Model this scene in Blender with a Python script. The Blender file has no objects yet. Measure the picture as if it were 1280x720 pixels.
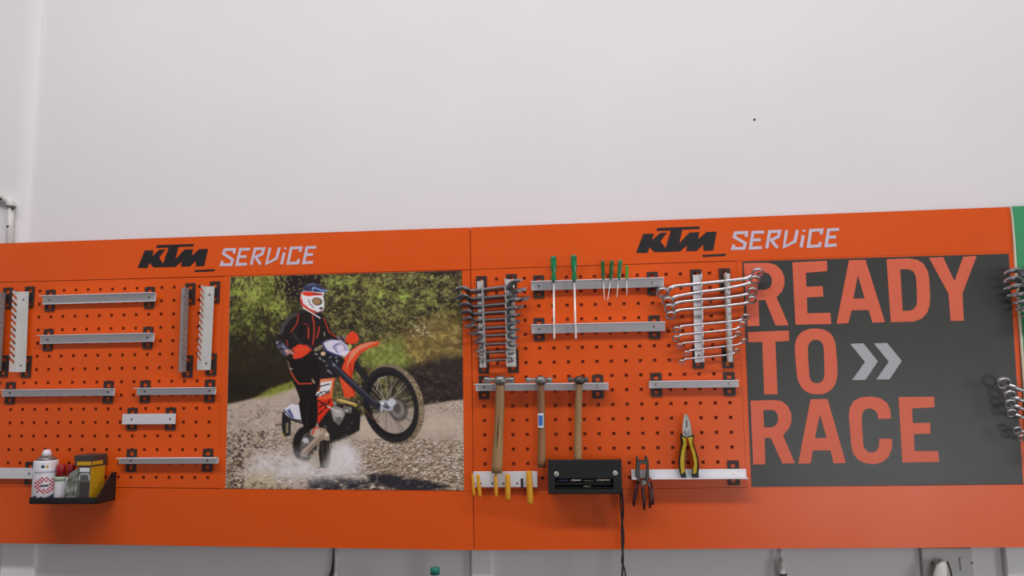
import bpy, bmesh, math, random
import numpy as np
from mathutils import Vector, Matrix
from mathutils.geometry import tessellate_polygon

random.seed(7)
rng = np.random.default_rng(11)
SC = bpy.context.scene
COL = SC.collection

# ------------------------------------------------------------------ camera
CAM = Vector((0.174825, -2.07298, -0.10383))
YAW, PITCH, ROLL, FOC = -0.100954, 0.128949, -0.014995, 960.826
cy, sy, cp, sp = math.cos(YAW), math.sin(YAW), math.cos(PITCH), math.sin(PITCH)
FWD = Vector((sy * cp, cy * cp, sp))
r0 = Vector((cy, -sy, 0)); u0 = r0.cross(FWD)
RGT = math.cos(ROLL) * r0 + math.sin(ROLL) * u0
UPV = -math.sin(ROLL) * r0 + math.cos(ROLL) * u0
cd = bpy.data.cameras.new('camera'); cam = bpy.data.objects.new('camera', cd); COL.objects.link(cam)
cd.sensor_width = 36.0; cd.lens = FOC / 1280 * 36.0; cd.clip_start = 0.02
cam.matrix_world = Matrix(((RGT.x, UPV.x, -FWD.x, CAM.x), (RGT.y, UPV.y, -FWD.y, CAM.y),
                           (RGT.z, UPV.z, -FWD.z, CAM.z), (0, 0, 0, 1)))
SC.camera = cam

# ------------------------------------------------------------------ world, lights, exposure
SC.view_settings.view_transform = 'Standard'; SC.view_settings.look = 'None'
SC.view_settings.gamma = 1.0; SC.view_settings.use_curve_mapping = False
SC.view_settings.exposure = 0.0
W = bpy.data.worlds.new('overcast'); SC.world = W; W.use_nodes = True
W.node_tree.nodes['Background'].inputs[0].default_value = (0.86, 0.92, 1.0, 1)
W.node_tree.nodes['Background'].inputs[1].default_value = 0.16

def area(name, loc, target, sx, sy_, power, col):
    l = bpy.data.lights.new(name, 'AREA'); l.shape = 'RECTANGLE'; l.size = sx; l.size_y = sy_
    l.energy = power; l.color = col
    o = bpy.data.objects.new(name, l); COL.objects.link(o); o.location = loc
    o.rotation_euler = (Vector(target) - Vector(loc)).to_track_quat('-Z', 'Y').to_euler()
    return o
area('ceiling_tube_light', (-0.25, -1.6, 2.12), (-0.25, -1.2, 0), 4.4, 0.25, 70, (1.0, 0.965, 0.98))
area('doorway_daylight', (2.75, -5.3, -0.9), (1.0, 0, -0.5), 2.1, 1.2, 34, (1.0, 0.97, 0.98))
area('side_opening_daylight', (5.0, -2.8, 0.1), (0.9, 0, 0.1), 1.1, 1.3, 44, (0.97, 0.97, 1.0))

# ------------------------------------------------------------------ helpers
def P(u, v, d=0.0):
    """point on the vertical plane y = -d seen at photograph position (u, v)"""
    r = FWD + RGT * ((u - 640) / FOC) + UPV * ((360 - v) / FOC)
    t = (-d - CAM.y) / r.y
    return CAM + r * t
def lin(r, g, b):
    f = lambda c: (c / 255) / 12.92 if c <= 10 else ((c / 255 + 0.055) / 1.055) ** 2.4
    return (f(r), f(g), f(b))

class MB:
    def __init__(s): s.v = []; s.f = []; s.sm = []
    def add(s, vs, fs, smooth=False, M=None):
        n = len(s.v)
        s.v += [tuple(M @ Vector(p)) if M is not None else tuple(p) for p in vs]
        s.f += [tuple(i + n for i in f) for f in fs]; s.sm += [smooth] * len(fs); return s
    def join(s, o, M=None):
        n = len(s.v)
        s.v += [tuple(M @ Vector(p)) if M is not None else p for p in o.v]
        s.f += [tuple(i + n for i in f) for f in o.f]; s.sm += o.sm; return s
    def box(s, a, b, M=None):
        x0, y0, z0 = a; x1, y1, z1 = b
        x0, x1 = min(x0, x1), max(x0, x1); y0, y1 = min(y0, y1), max(y0, y1); z0, z1 = min(z0, z1), max(z0, z1)
        vs = [(x0, y0, z0), (x1, y0, z0), (x1, y1, z0), (x0, y1, z0), (x0, y0, z1), (x1, y0, z1), (x1, y1, z1), (x0, y1, z1)]
        return s.add(vs, [(3, 2, 1, 0), (4, 5, 6, 7), (0, 1, 5, 4), (1, 2, 6, 5), (2, 3, 7, 6), (3, 0, 4, 7)], M=M)
    def prism(s, outline, y0, y1, holes=(), M=None, axis='y'):
        """outline (x, z) extruded from y0 (nearer the viewer) to y1; axis 'x': outline (y, z); axis 'z': outline (x, y)"""
        loops = [list(outline)] + [list(h) for h in holes]
        flat = [p for l in loops for p in l]; n = len(flat)
        def pt(p, t): return {'y': (p[0], t, p[1]), 'x': (t, p[0], p[1]), 'z': (p[0], p[1], t)}[axis]
        vs = [pt(p, y0) for p in flat] + [pt(p, y1) for p in flat]
        tris = tessellate_polygon([[Vector((p[0], p[1], 0)) for p in l] for l in loops])
        fs = []
        for t in tris:
            a, b, c = [flat[i] for i in t]
            ar = (b[0] - a[0]) * (c[1] - a[1]) - (c[0] - a[0]) * (b[1] - a[1])
            if ar < 0: t = (t[0], t[2], t[1])
            fs.append(tuple(t)); fs.append((t[0] + n, t[2] + n, t[1] + n))
        k = 0
        for l in loops:
            m = len(l)
            for i in range(m):
                j = (i + 1) % m; fs.append((k + i, k + i + n, k + j + n, k + j))
            k += m
        return s.add(vs, fs, M=M)
    def sheet(s, outline, y, holes=()):
        """a printed flat area, no thickness of its own to speak of (0.2 mm film)"""
        return s.prism(outline, y, y + 0.0002, holes)
    def tube(s, pts, rad, seg=10, cap=True, flat=(1, 1)):
        pts = [Vector(p) for p in pts]; n = len(pts)
        if not hasattr(rad, '__len__'): rad = [rad] * n
        rings = []; prev = None
        for i, p in enumerate(pts):
            t = (pts[min(i + 1, n - 1)] - pts[max(i - 1, 0)]).normalized()
            if prev is None:
                a = Vector((0, -1, 0)) if abs(t.y) < 0.9 else Vector((0, 0, 1))
                prev = a
            a = (prev - t * prev.dot(t)).normalized(); prev = a; b = t.cross(a)
            rings.append([p + a * (math.cos(2 * math.pi * k / seg) * rad[i] * flat[0]) + b * (math.sin(2 * math.pi * k / seg) * rad[i] * flat[1]) for k in range(seg)])
        vs = [q for r in rings for q in r]; fs = []
        for i in range(n - 1):
            for k in range(seg):
                l = (k + 1) % seg; fs.append((i * seg + k, i * seg + l, (i + 1) * seg + l, (i + 1) * seg + k))
        s.add(vs, fs, True)
        if cap:
            m = len(s.v) - len(vs)
            s.f.append(tuple(m + k for k in reversed(range(seg)))); s.sm.append(False)
            s.f.append(tuple(m + (n - 1) * seg + k for k in range(seg))); s.sm.append(False)
        return s
    def lathe(s, p, d, prof, seg=20):
        p = Vector(p); d = Vector(d).normalized()
        return s.tube([p + d * t for t, r in prof], [max(r, 1e-5) for t, r in prof], seg)

ORG = {}
def finish(o, label, cat, group, kind):
    if label: o['label'] = label
    if cat: o['category'] = cat
    if group: o['group'] = group
    if kind: o['kind'] = kind
def thing(name, label, cat, loc, group=None):
    o = bpy.data.objects.new(name, None); COL.objects.link(o); o.empty_display_size = 0.02
    o.location = loc; ORG[o.name] = Vector(loc); finish(o, label, cat, group, None); return o
def obj(name, mb, mat, parent=None, loc=None, label=None, cat=None, group=None, kind=None, bevel=0, seg=2, fix=False, auto=None):
    org = ORG[parent.name] if parent else Vector(loc if loc is not None else (0, 0, 0))
    me = bpy.data.meshes.new(name)
    me.from_pydata([tuple(Vector(p) - org) for p in mb.v], [], mb.f)
    me.polygons.foreach_set('use_smooth', mb.sm); 
    if fix:
        bm = bmesh.new(); bm.from_mesh(me); bmesh.ops.remove_doubles(bm, verts=bm.verts, dist=1e-6)
        bmesh.ops.recalc_face_normals(bm, faces=bm.faces); bm.to_mesh(me); bm.free()
    me.update()
    for m in (mat if isinstance(mat, (list, tuple)) else [mat]): me.materials.append(m)
    o = bpy.data.objects.new(name, me); COL.objects.link(o)
    ORG[o.name] = org
    if parent: o.parent = parent
    else: o.location = org
    finish(o, label, cat, group, kind)
    if bevel:
        b = o.modifiers.new('bevel', 'BEVEL'); b.width = bevel; b.segments = seg; b.limit_method = 'ANGLE'; b.angle_limit = math.radians(35)
        b.harden_normals = False
    return o
def inst(name, mesh, parent, loc, rot=None):
    o = bpy.data.objects.new(name, mesh); COL.objects.link(o); o.parent = parent
    o.location = Vector(loc) - ORG[parent.name]
    if rot: o.rotation_euler = rot
    ORG[o.name] = Vector(loc); return o
def structure(name, mb, mat, bevel=0):
    return obj(name, mb, mat, kind='structure', bevel=bevel)

# ------------------------------------------------------------------ materials
def mat(name, rgb, rough=0.5, metal=0.0, spec=0.5, var=0.0, vscale=8.0, bump=0.0, bscale=200.0, coat=0.0, stretch=None, col2=None, rvar=0.0):
    m = bpy.data.materials.new(name); m.use_nodes = True; nt = m.node_tree; N = nt.nodes; L = nt.links
    b = N['Principled BSDF']; b.inputs['Base Color'].default_value = (*rgb, 1); b.inputs['Roughness'].default_value = rough
    b.inputs['Metallic'].default_value = metal; b.inputs['Specular IOR Level'].default_value = spec
    b.inputs['Coat Weight'].default_value = coat; b.inputs['Coat Roughness'].default_value = 0.15
    if var or bump or rvar:
        tc = N.new('ShaderNodeTexCoord'); mp = N.new('ShaderNodeMapping'); L.new(tc.outputs['Object'], mp.inputs[0])
        if stretch: mp.inputs['Scale'].default_value = stretch
    if var:
        n = N.new('ShaderNodeTexNoise'); n.inputs['Scale'].default_value = vscale; n.inputs['Detail'].default_value = 5
        L.new(mp.outputs[0], n.inputs[0])
        r = N.new('ShaderNodeValToRGB'); L.new(n.outputs[0], r.inputs[0])
        c2 = col2 or tuple(c * (1 - var) for c in rgb)
        r.color_ramp.elements[0].position = 0.3; r.color_ramp.elements[0].color = (*c2, 1)
        r.color_ramp.elements[1].position = 0.7; r.color_ramp.elements[1].color = (*rgb, 1)
        L.new(r.outputs[0], b.inputs['Base Color'])
    if rvar:
        n = N.new('ShaderNodeTexNoise'); n.inputs['Scale'].default_value = 6; n.inputs['Detail'].default_value = 3; L.new(mp.outputs[0], n.inputs[0])
        r = N.new('ShaderNodeMapRange'); r.inputs[3].default_value = rough - rvar; r.inputs[4].default_value = rough + rvar
        L.new(n.outputs[0], r.inputs[0]); L.new(r.outputs[0], b.inputs['Roughness'])
    if bump:
        n = N.new('ShaderNodeTexNoise'); n.inputs['Scale'].default_value = bscale; n.inputs['Detail'].default_value = 3
        L.new(mp.outputs[0], n.inputs[0])
        bp = N.new('ShaderNodeBump'); bp.inputs['Strength'].default_value = bump; bp.inputs['Distance'].default_value = 0.002
        L.new(n.outputs[0], bp.inputs['Height']); L.new(bp.outputs[0], b.inputs['Normal'])
    return m
M = {}
M['wall'] = mat('painted_plaster', (0.82, 0.80, 0.815), 0.75, var=0.035, vscale=3.0, bump=0.12, bscale=60)
M['post'] = mat('white_post_paint', (0.88, 0.87, 0.88), 0.55, var=0.03, vscale=6)
M['floor'] = mat('grey_concrete', (0.13, 0.125, 0.12), 0.5, var=0.3, vscale=2.0)
M['ceil'] = mat('ceiling_paint', (0.75, 0.74, 0.74), 0.8)
M['orange'] = mat('orange_powder_coat', (0.82, 0.105, 0.008), 0.30, spec=0.5, var=0.06, vscale=2.2, bump=0.05, bscale=240, rvar=0.05)
M['seam'] = mat('seam_shadow_red', (0.20, 0.025, 0.006), 0.6)
M['holeback'] = mat('hole_shade_maroon', (0.32, 0.045, 0.010), 0.7)  # maroon puts the shade inside the peg holes into the sheet's colour
M['alu'] = mat('brushed_aluminium', (0.86, 0.87, 0.90), 0.45, metal=0.30, var=0.10, vscale=5, stretch=(0.4, 6, 40))
M['alu_white'] = mat('pale_aluminium', (0.74, 0.74, 0.71), 0.45, metal=0.25, var=0.12, vscale=9)
M['bracket'] = mat('black_bracket_steel', (0.036, 0.024, 0.022), 0.45)
M['alu_shaded'] = mat('shaded_aluminium', (0.40, 0.37, 0.36), 0.5, metal=0.2, var=0.25, vscale=30)  # same aluminium, darkened in colour for strips whose visible side is shaded
M['screw'] = mat('zinc_screw', (0.72, 0.70, 0.64), 0.3, metal=0.9)
M['screwdark'] = mat('dull_screw', (0.10, 0.10, 0.10), 0.4, metal=0.7)
M['chrome'] = mat('chrome_steel', (0.60, 0.59, 0.61), 0.30, metal=1.0)
M['chrome_satin'] = mat('satin_chrome_steel', (0.50, 0.51, 0.53), 0.27, metal=1.0, var=0.12, vscale=14)
M['steel'] = mat('forged_steel', (0.30, 0.30, 0.285), 0.36, metal=0.7, var=0.25, vscale=50)
M['steel_dark'] = mat('dark_forged_steel', (0.13, 0.12, 0.11), 0.45, metal=0.7, var=0.3, vscale=60)
M['green'] = mat('green_handle_plastic', (0.010, 0.27, 0.090), 0.22, var=0.45, vscale=60, coat=0.6)
M['green_light'] = mat('light_green_plastic', (0.05, 0.36, 0.05), 0.25, coat=0.5)
M['green_dark'] = mat('dark_green_plastic', (0.02, 0.15, 0.035), 0.25, var=0.4, vscale=60, coat=0.5)
M['wood'] = mat('ash_wood', (0.44, 0.26, 0.11), 0.55, var=0.45, vscale=14, stretch=(6, 6, 0.5), bump=0.1, bscale=60)
M['wood_dark'] = mat('stained_wood', (0.36, 0.165, 0.07), 0.5, var=0.45, vscale=14, stretch=(6, 6, 0.5), bump=0.1, bscale=60)
M['crack'] = mat('dark_wood_crack', (0.05, 0.03, 0.02), 0.8)
M['yellow'] = mat('yellow_plastic', (0.78, 0.36, 0.012), 0.35, var=0.08, vscale=30)
M['yellow_grip'] = mat('yellow_rubber_grip', (0.60, 0.42, 0.02), 0.45, var=0.1, vscale=30)
M['black'] = mat('black_plastic', (0.012, 0.012, 0.013), 0.42)
M['black_sheet'] = mat('black_sheet_metal', (0.009, 0.009, 0.010), 0.6, var=0.2, vscale=20)
M['dark_red'] = mat('dark_red_plastic', (0.055, 0.012, 0.018), 0.35, var=0.3, vscale=60)
M['blue'] = mat('blue_sticker', (0.05, 0.16, 0.50), 0.5)
M['paper'] = mat('white_sticker', (0.75, 0.76, 0.80), 0.5)
M['charcoal'] = mat('charcoal_print_film', (0.050, 0.052, 0.048), 0.34, spec=0.5, var=0.12, vscale=14)
M['salmon'] = mat('red_orange_print', (0.80, 0.145, 0.070), 0.42, var=0.05, vscale=20)
M['chevron'] = mat('grey_print', (0.46, 0.48, 0.50), 0.42, var=0.05, vscale=20)
M['logo'] = mat('black_vinyl', (0.014, 0.012, 0.014), 0.45)
M['silver'] = mat('silver_vinyl', (0.66, 0.60, 0.72), 0.4, var=0.08, vscale=40)
M['greenboard'] = mat('green_board_paint', (0.045, 0.33, 0.14), 0.45, var=0.1, vscale=5)
M['edge'] = mat('pale_board_edge', (0.72, 0.66, 0.50), 0.6)
M['pipe'] = mat('white_conduit', (0.74, 0.72, 0.68), 0.45, var=0.18, vscale=30)
M['grime_shadow'] = mat('dark_grime_and_shadow', (0.045, 0.042, 0.045), 0.8)
M['teal'] = mat('teal_cap', (0.012, 0.23, 0.17), 0.4)
M['bottle'] = mat('milky_bottle', (0.52, 0.54, 0.52), 0.35)
M['can'] = mat('white_can_paint', (0.78, 0.76, 0.80), 0.3)
M['red'] = mat('red_cap_plastic', (0.36, 0.012, 0.02), 0.35)
M['navy'] = mat('navy_print', (0.02, 0.035, 0.11), 0.4)
M['redprint'] = mat('red_print', (0.50, 0.03, 0.06), 0.4)
M['greyprint'] = mat('grey_blue_print', (0.30, 0.32, 0.42), 0.4)
M['can_green'] = mat('pale_green_band', (0.40, 0.55, 0.40), 0.4)
M['foil'] = mat('crinkled_silver_wrap', (0.50, 0.52, 0.46), 0.35, metal=0.6, var=0.7, vscale=70, bump=1.0, bscale=120)
M['box_dark'] = mat('dark_brown_card', (0.055, 0.042, 0.042), 0.6)
M['box_grey'] = mat('grey_card_print', (0.16, 0.17, 0.15), 0.55, var=0.5, vscale=40)
M['box_yellow'] = mat('yellow_card', (0.66, 0.36, 0.01), 0.5, var=0.06, vscale=20)
M['socket'] = mat('grey_white_switch_plastic', (0.60, 0.60, 0.58), 0.45, var=0.08, vscale=20)
M['bench'] = mat('bench_top_steel', (0.07, 0.07, 0.07), 0.5)
M['shank'] = mat('pale_shank_steel', (0.80, 0.76, 0.72), 0.4, metal=0.45)
M['plier'] = mat('ground_plier_steel', (0.58, 0.57, 0.53), 0.4, metal=0.5, var=0.15, vscale=40)
M['bits'] = mat('brassy_steel', (0.42, 0.36, 0.28), 0.3, metal=0.8)

# ------------------------------------------------------------------ room
WY = 0.062          # wall plane
XL, XR, YF, ZF, ZC = -4.2, 5.2, -6.5, -1.55, 2.7
structure('wall_back', MB().box((XL, WY, ZF), (XR, WY + 0.15, ZC)), M['wall'])
structure('floor', MB().box((XL, YF, ZF - 0.1), (XR, WY, ZF)), M['floor'])
structure('ceiling', MB().box((XL, YF, ZC), (XR, WY, ZC + 0.1)), M['ceil'])
structure('wall_left', MB().box((XL - 0.15, YF, ZF), (XL, WY, ZC)), M['wall'])
structure('wall_right', MB().box((XR, YF, ZF), (XR + 0.15, -4.0, ZC)).box((XR, -1.6, ZF), (XR + 0.15, WY, ZC)).box((XR, -4.0, 1.4), (XR + 0.15, -1.6, ZC)), M['wall'])
structure('wall_front', MB().box((XL, YF - 0.15, ZF), (1.6, YF, ZC)).box((1.6, YF - 0.15, 1.3), (XR, YF, ZC)), M['wall'])
# plaster pilaster at the left end of the wall, with a soft rounded arris
xa = P(46, 150, -WY).x
pl = [(XL, WY + 0.005)]
R_ = 0.022
pl = [(XL, WY + 0.01), (XL, WY - 0.018)]
for k in range(9):
    a = math.pi / 2 * k / 8
    pl.append((xa - 0.05 + 0.05 * math.sin(a), WY - 0.018 + 0.019 * (1 - math.cos(a))))
pl.append((xa, WY + 0.01))
structure('trim_1', MB().prism(pl, ZF, ZC, axis='z'), M['wall'])
for i, (u1, u2) in enumerate(((-14, 28), (585.5, 612), (1269.5, 1300))):
    xa_, xb_ = P(u1, 700, 0).x, P(u2, 700, 0).x
    structure('trim_%d' % (i + 2), MB().box((xa_, 0.046, ZF), (xb_, WY + 0.002, -0.2)), M['post'], bevel=0.003)

# ------------------------------------------------------------------ tool boards
def xz(u, v, d=0.0): q = P(u, v, d); return (q.x, q.z)
def lerp2(a, b, t): return (a[0] + (b[0] - a[0]) * t, a[1] + (b[1] - a[1]) * t)
def inset(poly, e):
    c = (sum(p[0] for p in poly) / 4, sum(p[1] for p in poly) / 4)
    return [(p[0] - e * (1 if p[0] > c[0] else -1), p[1] - e * (1 if p[1] > c[1] else -1)) for p in poly]
def homog(src, dst):
    A = []; b = []
    for (x, y), (X, Y) in zip(src, dst):
        A.append([x, y, 1, 0, 0, 0, -x * X, -y * X]); b.append(X)
        A.append([0, 0, 0, x, y, 1, -x * Y, -y * Y]); b.append(Y)
    h = np.append(np.linalg.solve(np.array(A, float), np.array(b, float)), 1).reshape(3, 3)
    return lambda x, y: (lambda w: ((h[0, 0] * x + h[0, 1] * y + h[0, 2]) / w, (h[1, 0] * x + h[1, 1] * y + h[1, 2]) / w))(h[2, 0] * x + h[2, 1] * y + h[2, 2])

def quad_panel(name, px, parent, material, y0=0.0, y1=0.0038, e=0.0009, bevel=0.0012):
    poly = inset([xz(*p) for p in px], e)
    return obj(name, MB().prism(poly, y0, y1), material, parent, bevel=bevel)

def pegboard(parent, px, corners):
    """sheet with 18 x 15 square 10 mm holes; corners = photo places of the four corner holes"""
    H = homog([(0, 0), (17, 0), (17, 14), (0, 14)], [xz(*c) for c in corners])
    hw = 0.0044 / 0.038
    tl, tr, br, bl = inset([xz(*p) for p in px], 0.0009)
    xs = []; 
    for i in range(18): xs += [i - hw, i + hw]
    ys = []
    for j in range(15): ys += [j - hw, j + hw]
    nx, ny = len(xs) + 2, len(ys) + 2
    grid = [[None] * nx for _ in range(ny)]
    for b in range(ny):
        for a in range(nx):
            aa = min(max(a - 1, 0), nx - 3); bb = min(max(b - 1, 0), ny - 3)
            p = H(xs[aa], ys[bb])
            ta = (p[0] - tl[0]) / (tr[0] - tl[0]); tb = (p[1] - tl[1]) / (bl[1] - tl[1])
            if b == 0: p = (p[0], lerp2(tl, tr, ta)[1])
            if b == ny - 1: p = (p[0], lerp2(bl, br, ta)[1])
            if a == 0: p = (lerp2(tl, bl, tb)[0], p[1])
            if a == nx - 1: p = (lerp2(tr, br, tb)[0], p[1])
            if a == 0 and b == 0: p = tl
            if a == nx - 1 and b == 0: p = tr
            if a == 0 and b == ny - 1: p = bl
            if a == nx - 1 and b == ny - 1: p = br
            grid[b][a] = p
    mb = MB(); idx = lambda b, a, k: k * nx * ny + b * nx + a
    vs = [(p[0], 0.0, p[1]) for r in grid for p in r] + [(p[0], 0.0018, p[1]) for r in grid for p in r]
    hole = lambda b, a: 0 < a < nx - 2 and 0 < b < ny - 2 and a % 2 == 1 and b % 2 == 1
    fs = []
    for b in range(ny - 1):
        for a in range(nx - 1):
            if hole(b, a):
                q = [(b, a), (b, a + 1), (b + 1, a + 1), (b + 1, a)]
                for k in range(4):
                    m, n = q[k], q[(k + 1) % 4]
                    fs.append((idx(*m, 0), idx(*n, 0), idx(*n, 1), idx(*m, 1)))
            else:
                fs.append((idx(b, a, 0), idx(b + 1, a, 0), idx(b + 1, a + 1, 0), idx(b, a + 1, 0)))
    # folded rim
    for a in range(nx - 1):
        fs.append((idx(0, a, 0), idx(0, a + 1, 0), idx(0, a + 1, 1), idx(0, a, 1)))
        fs.append((idx(ny - 1, a, 1), idx(ny - 1, a + 1, 1), idx(ny - 1, a + 1, 0), idx(ny - 1, a, 0)))
    for b in range(ny - 1):
        fs.append((idx(b, 0, 1), idx(b + 1, 0, 1), idx(b + 1, 0, 0), idx(b, 0, 0)))
        fs.append((idx(b, nx - 1, 0), idx(b + 1, nx - 1, 0), idx(b + 1, nx - 1, 1), idx(b, nx - 1, 1)))
    mb.add(vs, fs)
    return obj('perforated_panel', mb, M['orange'], parent)

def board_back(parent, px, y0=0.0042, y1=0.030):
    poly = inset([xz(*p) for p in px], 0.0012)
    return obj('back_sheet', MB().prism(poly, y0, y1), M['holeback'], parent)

# pixel places of the logo and the lettering, taken on the right-hand board
K = lambda pts, ox, oy, s: [(ox + x / s, oy + y / s) for x, y in pts]
LOGO = K([(50, 405), (140, 170), (268, 168), (247, 250), (345, 160), (432, 155), (350, 262), (412, 345), (478, 130), (300, 135), (310, 98), (835, 78),
          (830, 110), (618, 120), (583, 285), (705, 155), (828, 148), (815, 238), (915, 148), (1042, 143), (1000, 375), (880, 379), (876, 305), (795, 381),
          (668, 384), (678, 312), (590, 387), (275, 396), (215, 335), (190, 406)], 790, 275, 9.846)
USCORE = K([(865, 430), (1155, 414), (1150, 442), (870, 456)], 790, 275, 9.846)
STROKES = [  # s e r v i c e, drawn as strokes
    [[(236, 155), (240, 108), (122, 112), (108, 155), (226, 222), (213, 277), (92, 279), (106, 238)]],
    [[(428, 103), (308, 107), (281, 275), (402, 269)], [(296, 190), (392, 185)]],
    [[(455, 277), (486, 99), (596, 95), (578, 155), (492, 193)], [(503, 190), (568, 272)]],
    [[(668, 86), (639, 262), (756, 203), (781, 82)]],
    [[(845, 138), (821, 267)], [(850, 100), (853, 82)]],
    [[(1032, 128), (1044, 80), (924, 86), (899, 257), (1018, 250), (1027, 208)]],
    [[(1226, 74), (1114, 80), (1088, 250), (1200, 241)], [(1104, 160), (1194, 155)]]]
def affine(src, dst):
    A = np.array([[x, y, 1] for x, y in src]); S = np.linalg.solve(A, np.array(dst, float))
    return lambda p: tuple(np.array([p[0], p[1], 1]) @ S)
def stroke_poly(pts, w):
    """ribbon of width w with mitred corners around a polyline in (x, z)"""
    n = len(pts); L = []; Rr = []
    for i in range(n):
        a = Vector(pts[max(i - 1, 0)]); b = Vector(pts[i]); c = Vector(pts[min(i + 1, n - 1)])
        d1 = (b - a).normalized() if i > 0 else (c - b).normalized(); d2 = (c - b).normalized() if i < n - 1 else d1
        n1 = Vector((-d1.y, d1.x)); n2 = Vector((-d2.y, d2.x)); m = (n1 + n2).normalized()
        k = min(1 / max(m.dot(n1), 0.5), 1.6); ext = Vector((0, 0))
        L.append(tuple(b + m * (w / 2 * k))); Rr.append(tuple(b - m * (w / 2 * k)))
    return L, Rr
def stroke_mesh(mb, pts, w, y):
    L, Rr = stroke_poly(pts, w)
    for i in range(len(pts) - 1):
        mb.sheet([Rr[i], Rr[i + 1], L[i + 1], L[i]], y)
def header(parent, px, fl, fs):
    h = quad_panel('header_panel', px, parent, M['orange'])
    lg = MB().sheet([xz(*fl(p)) for p in LOGO], -0.0007); lg.sheet([xz(*fl(p)) for p in USCORE], -0.0007)
    obj('logo', lg, M['logo'], h, label='black slanted vinyl logo with a bar above and a dash below')
    for st in STROKES:
        mb = MB()
        for k, s in enumerate(st): stroke_mesh(mb, [xz(*fs(p)) for p in K(s, 905, 278, 8.533)], 0.0080, -0.0007 - 0.0001 * k)
        obj('letter', mb, M['silver'], h)
    return h

ident = lambda p: p
fl_left = affine([(795.1, 316.1), (874.8, 282.9), (907.3, 318.7)], [(172.2, 334.8), (242.4, 304.9), (268.7, 337.9)])
fs_left = affine([(915, 312.2), (1048.9, 286), (1046.2, 307.9)], [(275.8, 332.4), (395.6, 308.4), (391.6, 329.4)])

# left board
LT, LB = -14.0, -22.0
tb1 = thing('tool_board', 'orange steel tool board with rider poster, left of the middle seam', 'tool board', (P(285, 690, 0).x, 0.03, P(285, 690, 0).z))
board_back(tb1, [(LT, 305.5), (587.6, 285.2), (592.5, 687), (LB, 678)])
header(tb1, [(LT, 304.5), (587.6, 284), (588.3, 336.8), (LT - 1, 353.2)], fl_left, fs_left)
pegboard(tb1, [(LT - 1, 353.2), (279.6, 345.6), (273.4, 610.4), (LB + 2, 608)], [(5.69, 365.33), (265.12, 357.83), (259.62, 597.18), (-5.9, 595.69)])
quad_panel('picture_panel', [(279.6, 345.6), (588.3, 336.8), (591.4, 613.4), (273.4, 610.4)], tb1, M['orange'])
quad_panel('lower_panel', [(LB + 2, 608), (591.4, 613.4), (592.5, 688), (LB, 678.8)], tb1, M['orange'])
# right board
tb2 = thing('tool_board', 'orange steel tool board holding spanners and hammers, right of the middle seam', 'tool board', (P(935, 690, 0).x, 0.03, P(935, 690, 0).z))
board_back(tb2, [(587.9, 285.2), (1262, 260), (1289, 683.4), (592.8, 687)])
header(tb2, [(587.9, 284), (1262.8, 258.3), (1266.6, 314.6), (588.6, 336.8)], ident, ident)
pegboard(tb2, [(588.6, 336.8), (920.6, 326.2), (933.6, 609.6), (591.7, 613.4)], [(603.1, 349.52), (904.8, 341.04), (916.83, 596.26), (606.59, 598.37)])
quad_panel('picture_panel', [(920.6, 326.2), (1266.6, 314.6), (1284.6, 605.2), (933.6, 609.6)], tb2, M['orange'])
quad_panel('lower_panel', [(591.7, 613.4), (1284.6, 605.2), (1289.6, 684.4), (592.8, 688)], tb2, M['orange'])
# green board at the right edge of the photograph
tb3 = thing('tool_board', 'green board with a pale bent edge at the far right', 'tool board', (P(1400, 690, 0).x, 0.03, P(1400, 690, 0).z))
gedge = [(1264, 258), (1266, 275), (1267.8, 300), (1269.4, 330), (1271.8, 360), (1274.4, 395), (1277.5, 440), (1283, 520), (1288, 600), (1293.5, 684)]
obj('sheet', MB().prism([xz(u + 0.8, v, 0.004) for u, v in reversed(gedge)][::1] + [xz(1264.5, 258, 0.004), xz(1700, 241, 0.004), xz(1720, 684, 0.004)], -0.004, 0.016), M['greenboard'], tb3)
ed = MB()
for i in range(len(gedge) - 1):
    (a0, a1), (b0, b1) = gedge[i], gedge[i + 1]
    ea, eb = min(1.9, 0.6 + i * 0.35), min(1.9, 0.6 + (i + 1) * 0.35)
    ed.prism([xz(b0 - .5, b1, .006), xz(b0 + eb, b1, .006), xz(a0 + ea, a1, .006), xz(a0 - .5, a1, .006)], -0.006, 0.0)
obj('edge_strip', ed, M['edge'], tb3, label='pale bent edge strip')

# ------------------------------------------------------------------ READY TO RACE picture
gp = thing('slogan_poster', 'charcoal slogan poster with big red letters and two grey chevrons', 'poster', P(1105, 605, 0.001))
obj('sheet', MB().prism([xz(*p) for p in [(927.8, 326.9), (1260.6, 317.2), (1278.6, 605), (939.4, 608.4)]], -0.0012, -0.0002), M['charcoal'], gp)
L1 = lambda *p: K(p, 925, 310, 6.544)
L2 = lambda *p: K(p, 1070, 310, 6.544)
L3 = lambda *p: K(p, 930, 400, 6.095)
L4 = lambda *p: K(p, 930, 490, 7.2)
L5 = lambda *p: K(p, 1050, 485, 6.857)
def spl(pts, closed=True, it=1):
    """one or two rounds of corner cutting for the round letters"""
    for _ in range(it):
        q = []
        for i in range(len(pts)):
            a, b = pts[i], pts[(i + 1) % len(pts)]
            q += [lerp2(a, b, 0.25), lerp2(a, b, 0.75)]
        pts = q
    return pts
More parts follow.
